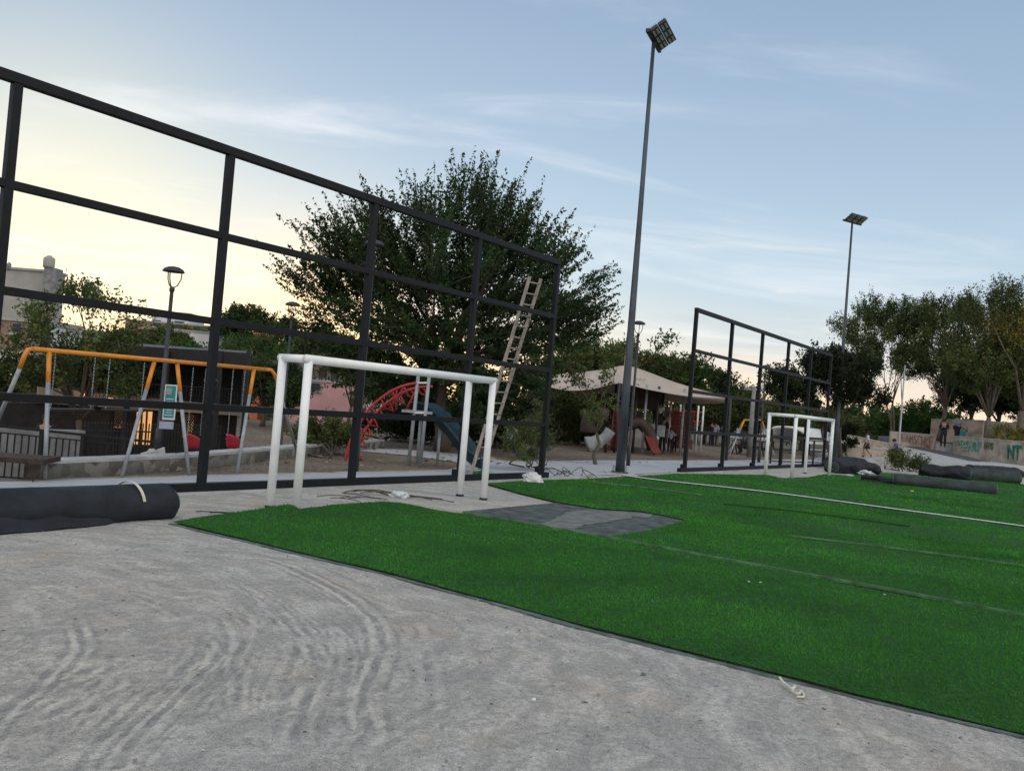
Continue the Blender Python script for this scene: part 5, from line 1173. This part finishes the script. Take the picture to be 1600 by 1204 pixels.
mb = MB(); rq = [W(1310, 700, 52), W(1385, 691, 59.5), W(1462, 708, 54), W(1600, 739, 45.8), W(1600, 744, 45), W(1310, 716, 47)]
n_r = len(rq); mb.add(rq+[p-Vector((0, 0, .6)) for p in rq], [tuple(reversed(range(n_r))), tuple(range(n_r, 2*n_r))]+[(i, (i+1) % n_r, n_r+(i+1) % n_r, n_r+i) for i in range(n_r)])
tag(mb.build('terrace', M['conc']), 'sloping pale concrete apron beside the dark ramp', 'terrace', None, 'structure')
def gwall(name, *a, label=None, thick=.35):
    t = thing(name, W(a[0], a[5], a[2]), label, 'wall'); w_ = slab_px('wall_body', *a, M['sand'], t, thick)
    A0, B0 = W(a[0], a[4], a[2]), W(a[1], a[6], a[3]); d = (B0-A0).normalized(); nb_ = Vector((-d.y, d.x, 0)).normalized()
    MB().beam(A0+nb_*thick/2+Vector((0, 0, .025)), B0+nb_*thick/2+Vector((0, 0, .025)), .05, thick+.08).build('coping', M['conc'], t); return t
w1 = gwall('stone_wall', 1392, 1461, 58, 57.5, 674.4, 692, 680, 708, label='left sandstone wall scrawled with dark red graffiti letters')
w2 = gwall('stone_wall', 1490, 1606, 56, 49, 681.3, 713, 691, 740, label='long right sandstone wall with green and turquoise graffiti')
w3 = gwall('stone_wall', 1455, 1537, 66, 64, 655, 690, 657, 692, label='upper sandstone wall behind the dark figures')
w4 = gwall('stone_wall', 1582, 1650, 64, 62, 659, 690, 665, 694, label='upper sandstone wall at the right edge')
w4b = thing('stone_wall', B(1560, 66, 1), 'recessed dark wall section between the two upper walls', 'wall'); slab_px('wall_body', 1536, 1583, 67, 66.5, 656.5, 690, 660, 692, M['concd'], w4b, .3)  # section set back, in darker concrete than the walls beside it
w5 = gwall('stone_wall', 1306, 1390, 48, 49.5, 695, 716, 703, 719, label='lower pinkish stone wall behind the walking girl')
w6 = gwall('stone_wall', 1332, 1402, 53, 56, 681, 699, 696, 704, label='sloping pinkish stone wall above the lower one')
# terrace earth behind the walls so that trees stand on something
mb = MB(); rq = [W(1392, 676, 58.6), W(1461, 682, 58), W(1461, 682, 66.5), W(1392, 676, 70)]
for (q0, q1, D0, D1, zc0) in ((1395, 1459, 58.4, 84, 1.55), (1492, 1700, 56.5, 92, 1.6)):
    a, b_, c_, d_ = B(q0, D0, zc0), B(q1, D0 if q1 < 1500 else 47.5, zc0), B(q1, D1, zc0), B(q0, D1, zc0); z_ = zc0
    mb.add([a, b_, c_, d_, a-Vector((0, 0, 1.5)), b_-Vector((0, 0, 1.5)), c_-Vector((0, 0, 1.5)), d_-Vector((0, 0, 1.5))], [(0, 1, 2, 3), (0, 4, 5, 1), (1, 5, 6, 2), (2, 6, 7, 3), (3, 7, 4, 0)])
tag(mb.build('terrain', mat('terrace_soil', (.12, .10, .07), .95, .3, 1)), 'raised planted soil behind the graffiti walls', 'terrain', None, 'structure')
# steps between the walls
for k in range(5):
    pass
st = thing('stone_steps', W(1475, 708, 56.5), 'stone steps between the two graffiti walls', 'steps')
for k in range(6): a, b_ = W(1461, 707-k*3.2, 56.6+k*.35), W(1491, 709.5-k*3.2, 56.6+k*.35); MB().box((a+b_)/2-Vector((0, -.2, .1)), ((b_.x-a.x)/2, .3, .1)).build('step', M['conc'], st)
def strokes(parent, lst, P, m, wd, name='graffiti'):
    """lst: polylines in a 0..1 box; P(u,v) gives a wall-face point"""
    mb = MB()
    for pl_ in lst:
        pts = [P(*q) for q in pl_]
        for a, b_ in zip(pts[:-1], pts[1:]): mb.beam(a, b_, .012, wd, (0, 1, 0), ext=wd*.3)
    mb.build(name, m, parent)
GL = {'T': [[(0, 1), (1, 1)], [(.5, 1), (.5, 0)]], 'E': [[(1, 1), (0, 1), (0, 0), (1, 0)], [(0, .5), (.8, .5)]], 'A': [[(0, 0), (.5, 1), (1, 0)], [(.2, .4), (.8, .4)]], 'M': [[(0, 0), (.1, 1), (.5, .4), (.9, 1), (1, 0)]],
      'S': [[(1, .9), (.3, 1), (0, .75), (.9, .35), (.8, .05), (0, .05)]], 'C': [[(1, .9), (.3, 1), (0, .5), (.3, 0), (1, .1)]], 'N': [[(0, 0), (0, 1), (1, 0), (1, 1)]], 'O': [[(.5, 1), (0, .6), (.1, .1), (.6, 0), (1, .4), (.9, .9), (.5, 1)]], 'K': [[(0, 0), (0, 1)], [(1, 1), (0, .45), (1, 0)]], 'I': [[(.5, 0), (.5, 1)]], 'J': [[(1, 1), (.9, .1), (.4, 0), (0, .3)]], 'F': [[(0, 0), (0, 1), (1, 1)], [(0, .55), (.7, .55)]], 'W': [[(0, 1), (.25, 0), (.5, .8), (.75, 0), (1, 1)]], 'P': [[(0, 0), (0, 1), (.9, .9), (.9, .55), (0, .5)]]}
gm_red = mat('graffiti_dark', (.19, .12, .09), .8, .4, 4); gm_tq = mat('graffiti_turquoise', (.16, .37, .30), .8, .4, 3); gm_gr = mat('graffiti_green', (.02, .16, .12), .8, .3, 3)
def word(parent, s_, x0, x1, ytl, ybl, ytr, ybr, D0, D1, m, wd):
    n = len(s_)
    for i, ch in enumerate(s_):
        if ch == ' ': continue
        def P(u, v, i=i):
            k = (i+.1+u*.75)/n; px_ = x0+(x1-x0)*k; D = 1/(1/D0+(1/D1-1/D0)*k)-.03; yt = ytl+(ytr-ytl)*k; yb = ybl+(ybr-ybl)*k
            return W(px_, yb+(yt-yb)*v, D)-Vector((0, .03, 0))
        strokes(parent, GL[ch], P, m, wd)
word(w1, 'TEAMSCNKF', 1402, 1458, 677.5, 686, 683, 700, 57.8, 57.4, gm_red, .06)
def face_w2(px_): return 1/(1/56+(1/49-1/56)*(px_-1490)/116)
word(w2, 'SOMEWNT', 1495, 1535, 687, 694, 690, 700, face_w2(1495)-.06, face_w2(1535)-.06, gm_tq, .06)
word(w2, 'COWE', 1502, 1530, 696, 704, 699, 705, face_w2(1502)-.06, face_w2(1530)-.06, gm_tq, .10)
word(w2, 'NTO', 1538, 1552, 690, 700, 692, 702, face_w2(1538)-.06, face_w2(1552)-.06, mat('graffiti_faded', (.12, .17, .09), .8, .3, 4), .1)
word(w2, 'NT', 1575, 1596, 696, 716, 698, 718, face_w2(1575)-.06, face_w2(1596)-.06, gm_gr, .19)
word(w3, 'N', 1503, 1512, 668, 674, 668, 674, 63.9, 63.9, gm_gr, .08)
slab_px('poster', 1500, 1511, 64.8, 64.6, 673, 682, 674, 683, M['teal'], w3, .03)

# ------------------------------------------------------------ people
def person(base, H_, yaw, label, shirt, trousers, pose='stand', skirt=False, longhair=False, scale_w=1.0):
    """joint graph grown with a Skin modifier; local frame: x right, y forward, z up"""
    base = Vector(base); t = thing('person', base, label, 'person', None, yaw)
    k = H_/1.7
    J = dict(pel=(0, 0, .93), wai=(0, 0, 1.08), che=(0, .01, 1.28), nec=(0, 0, 1.46), chi=(0, .02, 1.53), hea=(0, .02, 1.60), top=(0, .01, 1.68),
             shL=(-.18, 0, 1.40), elL=(-.24, .0, 1.13), wrL=(-.24, .1, .89), haL=(-.24, .13, .80), shR=(.18, 0, 1.40), elR=(.24, 0, 1.13), wrR=(.24, .1, .89), haR=(.24, .13, .80),
             hiL=(-.09, 0, .90), knL=(-.10, .03, .49), anL=(-.10, -.02, .08), toL=(-.11, .14, .03), hiR=(.09, 0, .90), knR=(.10, .03, .49), anR=(.10, -.02, .08), toR=(.11, .14, .03))
    if pose == 'walk': J.update(knL=(-.09, .2, .50), anL=(-.09, .12, .09), toL=(-.09, .28, .04), knR=(.09, -.04, .47), anR=(.09, -.34, .20), toR=(.09, -.30, .06), wrL=(-.22, -.12, .92), haL=(-.22, -.14, .84), wrR=(.22, .22, .98), haR=(.22, .29, .93))
    if pose == 'phone': J.update(wrL=(-.08, .26, 1.18), haL=(-.03, .30, 1.22), wrR=(.08, .26, 1.16), haR=(.04, .30, 1.21), hea=(0, .06, 1.58), top=(0, .05, 1.66))
    if pose in ('sit', 'crouch'):
        dz = .52 if pose == 'crouch' else .48; fw_ = .12 if pose == 'sit' else .30
        for q in ('pel', 'wai', 'che', 'nec', 'chi', 'hea', 'top', 'shL', 'elL', 'wrL', 'haL', 'shR', 'elR', 'wrR', 'haR', 'hiL', 'hiR'):
            x, y, z = J[q]; kk_ = max(0, z-.93); J[q] = (x, y+kk_*fw_*1.6-.1, z-dz-kk_*fw_*.5)
        for s_, n_2 in ((-1, 'L'), (1, 'R')): J['kn'+n_2] = (.13*s_, .34, .50); J['an'+n_2] = (.11*s_, .22, .08); J['to'+n_2] = (.12*s_, .38, .03); J['el'+n_2] = (.25*s_, .14, .62); J['wr'+n_2] = (.14*s_, .36, .58); J['ha'+n_2] = (.10*s_, .42, .56)
    R_ = dict(pel=.12, wai=.115, che=.13, nec=.055, chi=.065, hea=.088, top=.06, shL=.06, elL=.042, wrL=.03, haL=.032, shR=.06, elR=.042, wrR=.03, haR=.032, hiL=.085, knL=.058, anL=.04, toL=.03, hiR=.085, knR=.058, anR=.04, toR=.03)
    Ed = [('pel', 'wai'), ('wai', 'che'), ('che', 'nec'), ('nec', 'chi'), ('chi', 'hea'), ('hea', 'top'), ('che', 'shL'), ('shL', 'elL'), ('elL', 'wrL'), ('wrL', 'haL'), ('che', 'shR'), ('shR', 'elR'), ('elR', 'wrR'), ('wrR', 'haR'), ('pel', 'hiL'), ('hiL', 'knL'), ('knL', 'anL'), ('anL', 'toL'), ('pel', 'hiR'), ('hiR', 'knR'), ('knR', 'anR'), ('anR', 'toR')]
    def skin(name, joints, edges, grow, m, JJ=J, RR=R_):
        me = bpy.data.meshes.new(name); ix = {q: i for i, q in enumerate(joints)}
        me.from_pydata([tuple(c*k for c in JJ[q]) for q in joints], [(ix[a], ix[b_]) for a, b_ in edges], []); me.materials.append(m)
        o = bpy.data.objects.new(name, me); C.objects.link(o); o.parent = t
        md = o.modifiers.new('skin', 'SKIN')
        for q, i in ix.items():
            sv_ = me.skin_vertices[0].data[i]; rr = (RR[q]+grow)*k; sv_.radius = (rr*scale_w, rr); sv_.use_root = (i == 0)
        ss_ = o.modifiers.new('sub', 'SUBSURF'); ss_.levels = 1; ss_.render_levels = 2
        return o
    skin('body', list(J), Ed, 0, M['skin'])
    up_ = ['wai', 'pel', 'che', 'shL', 'elL', 'shR', 'elR']; JJ = dict(J)
    se = [('pel', 'wai'), ('wai', 'che'), ('che', 'shL'), ('shL', 'elL'), ('che', 'shR'), ('shR', 'elR')]
    if shirt in ('shirt_black', 'cloth_dark', 'shirt_grey'): up_ += ['wrL', 'wrR']; se += [('elL', 'wrL'), ('elR', 'wrR')]
    skin('shirt', up_, se, .022, M[shirt])
    if skirt:
        mb = MB(); c = Vector(J['pel'])*k; mb.lathe(c, [(.13*k, .06*k), (.17*k, -.12*k), (.24*k, -.36*k), (.22*k, -.36*k)], 16); o = mb.build('skirt', M[trousers], None, True); o.parent = t; o.location = (0, 0, 0)
    else: skin('trousers', ['pel', 'hiL', 'knL', 'anL', 'hiR', 'knR', 'anR'], [('pel', 'hiL'), ('hiL', 'knL'), ('knL', 'anL'), ('pel', 'hiR'), ('hiR', 'knR'), ('knR', 'anR')], .018, M[trousers])
    for s_ in 'LR': skin('shoe', ['an'+s_, 'to'+s_], [('an'+s_, 'to'+s_)], .016, M['cloth_dark'])
    he = Vector(J['hea'])*k; mb = MB()
    mb.lathe(he+Vector((0, -.022*k, .0)), [(.05*k, -.07*k), (.098*k, -.03*k), (.112*k, .03*k), (.10*k, .085*k), (.06*k, .118*k), (.01*k, .125*k)], 16)
    if longhair: mb.tube([he+Vector((0, -.06*k, .03*k)), he+Vector((0, -.11*k, -.12*k)), he+Vector((0, -.12*k, -.28*k))], [.10*k, .10*k, .06*k], 12)
    o = mb.build('hair', M['hair'], None, True); o.parent = t
    for s_ in (-1, 1): o = MB().lathe(he+Vector((s_*.032*k, .088*k, .0)), [(.004*k, -.01*k), (.012*k, 0), (.004*k, .01*k)], 6).build('eye', M['hair'], None, True); o.parent = t
    o = MB().tube([he+Vector((0, .09*k, .01*k)), he+Vector((0, .112*k, -.025*k)), he+Vector((0, .09*k, -.03*k))], .012*k, 6).build('nose', M['skin'], None, True); o.parent = t
    return t
def feet(px_, py_, D): return W(px_, py_, D)
gp = B(1353, 50.5, .28)
person(W(1353, 714.5, 47.3), 1.42, math.radians(80), 'girl in white top and dark skirt walking left along the low wall', 'shirt_white', 'cloth_dark', 'walk', skirt=True, longhair=True)
person(W(1402, 716, 45), 1.55, math.radians(60), 'person in blue shirt crouching behind the loose bush', 'shirt_blue', 'cloth_dark', 'crouch', scale_w=1.3)
person(W(1473, 698, 56.0), 1.8, math.radians(150), 'slim figure all in black standing on the steps', 'shirt_black', 'shirt_black', 'phone', scale_w=1.2)
p2 = W(1494, 690, 57.2); person(p2, 1.75, math.radians(200), 'figure in grey top and black trousers higher on the steps', 'shirt_grey', 'shirt_black', 'phone', scale_w=1.3)
person(B(797, 29.5), 1.5, math.radians(-50), 'person in a white shirt sitting behind the twiggy bush', 'shirt_white', 'cloth_dark', 'sit', longhair=True)
person(B(1046, 40.5), 1.15, math.radians(180), 'child in pale blue top standing beside the play structure', 'cloth_lav', 'cloth_dark', 'stand', longhair=True)
person(B(1053, 40.5), 1.0, math.radians(160), 'small child in black and white right of the one in pale blue', 'shirt_black', 'shirt_black', 'stand')
person(B(1034, 40), 1.65, math.radians(140), 'adult in black leaning beside the red slide', 'shirt_black', 'shirt_black', 'phone')
person(B(1116, 57), 1.6, math.radians(150), 'distant person in pale top near the second frame post', 'cloth_lav', 'cloth_dark', 'stand')
person(B(1130, 58), 1.65, math.radians(190), 'distant person in white shirt and dark trousers behind the frame', 'shirt_white', 'cloth_dark', 'stand', longhair=True)
person(B(1110, 57), 1.6, math.radians(210), 'distant person dressed in black behind the frame', 'shirt_black', 'shirt_black', 'stand')
person(B(1163, 47.5), 1.6, math.radians(100), 'person in dark clothes sitting at the picnic table', 'cloth_dark', 'cloth_dark', 'sit')
person(B(1202, 50), 1.7, math.radians(80), 'person in black standing at the arched tent entrance', 'shirt_black', 'shirt_black', 'stand')
person(B(1022, 39.5, 1.15), 1.1, math.radians(200), 'child in dark clothes up on the play structure deck', 'cloth_dark', 'cloth_dark', 'stand')
person(B(1030, 39.2, 1.15), 1.1, math.radians(170), 'child in white top up on the play structure deck', 'shirt_white', 'cloth_dark', 'stand')
person(W(64, 752, 21), 1.6, math.radians(180), 'dark figure at the black cladding behind the railing', 'shirt_black', 'cloth_dark', 'stand')
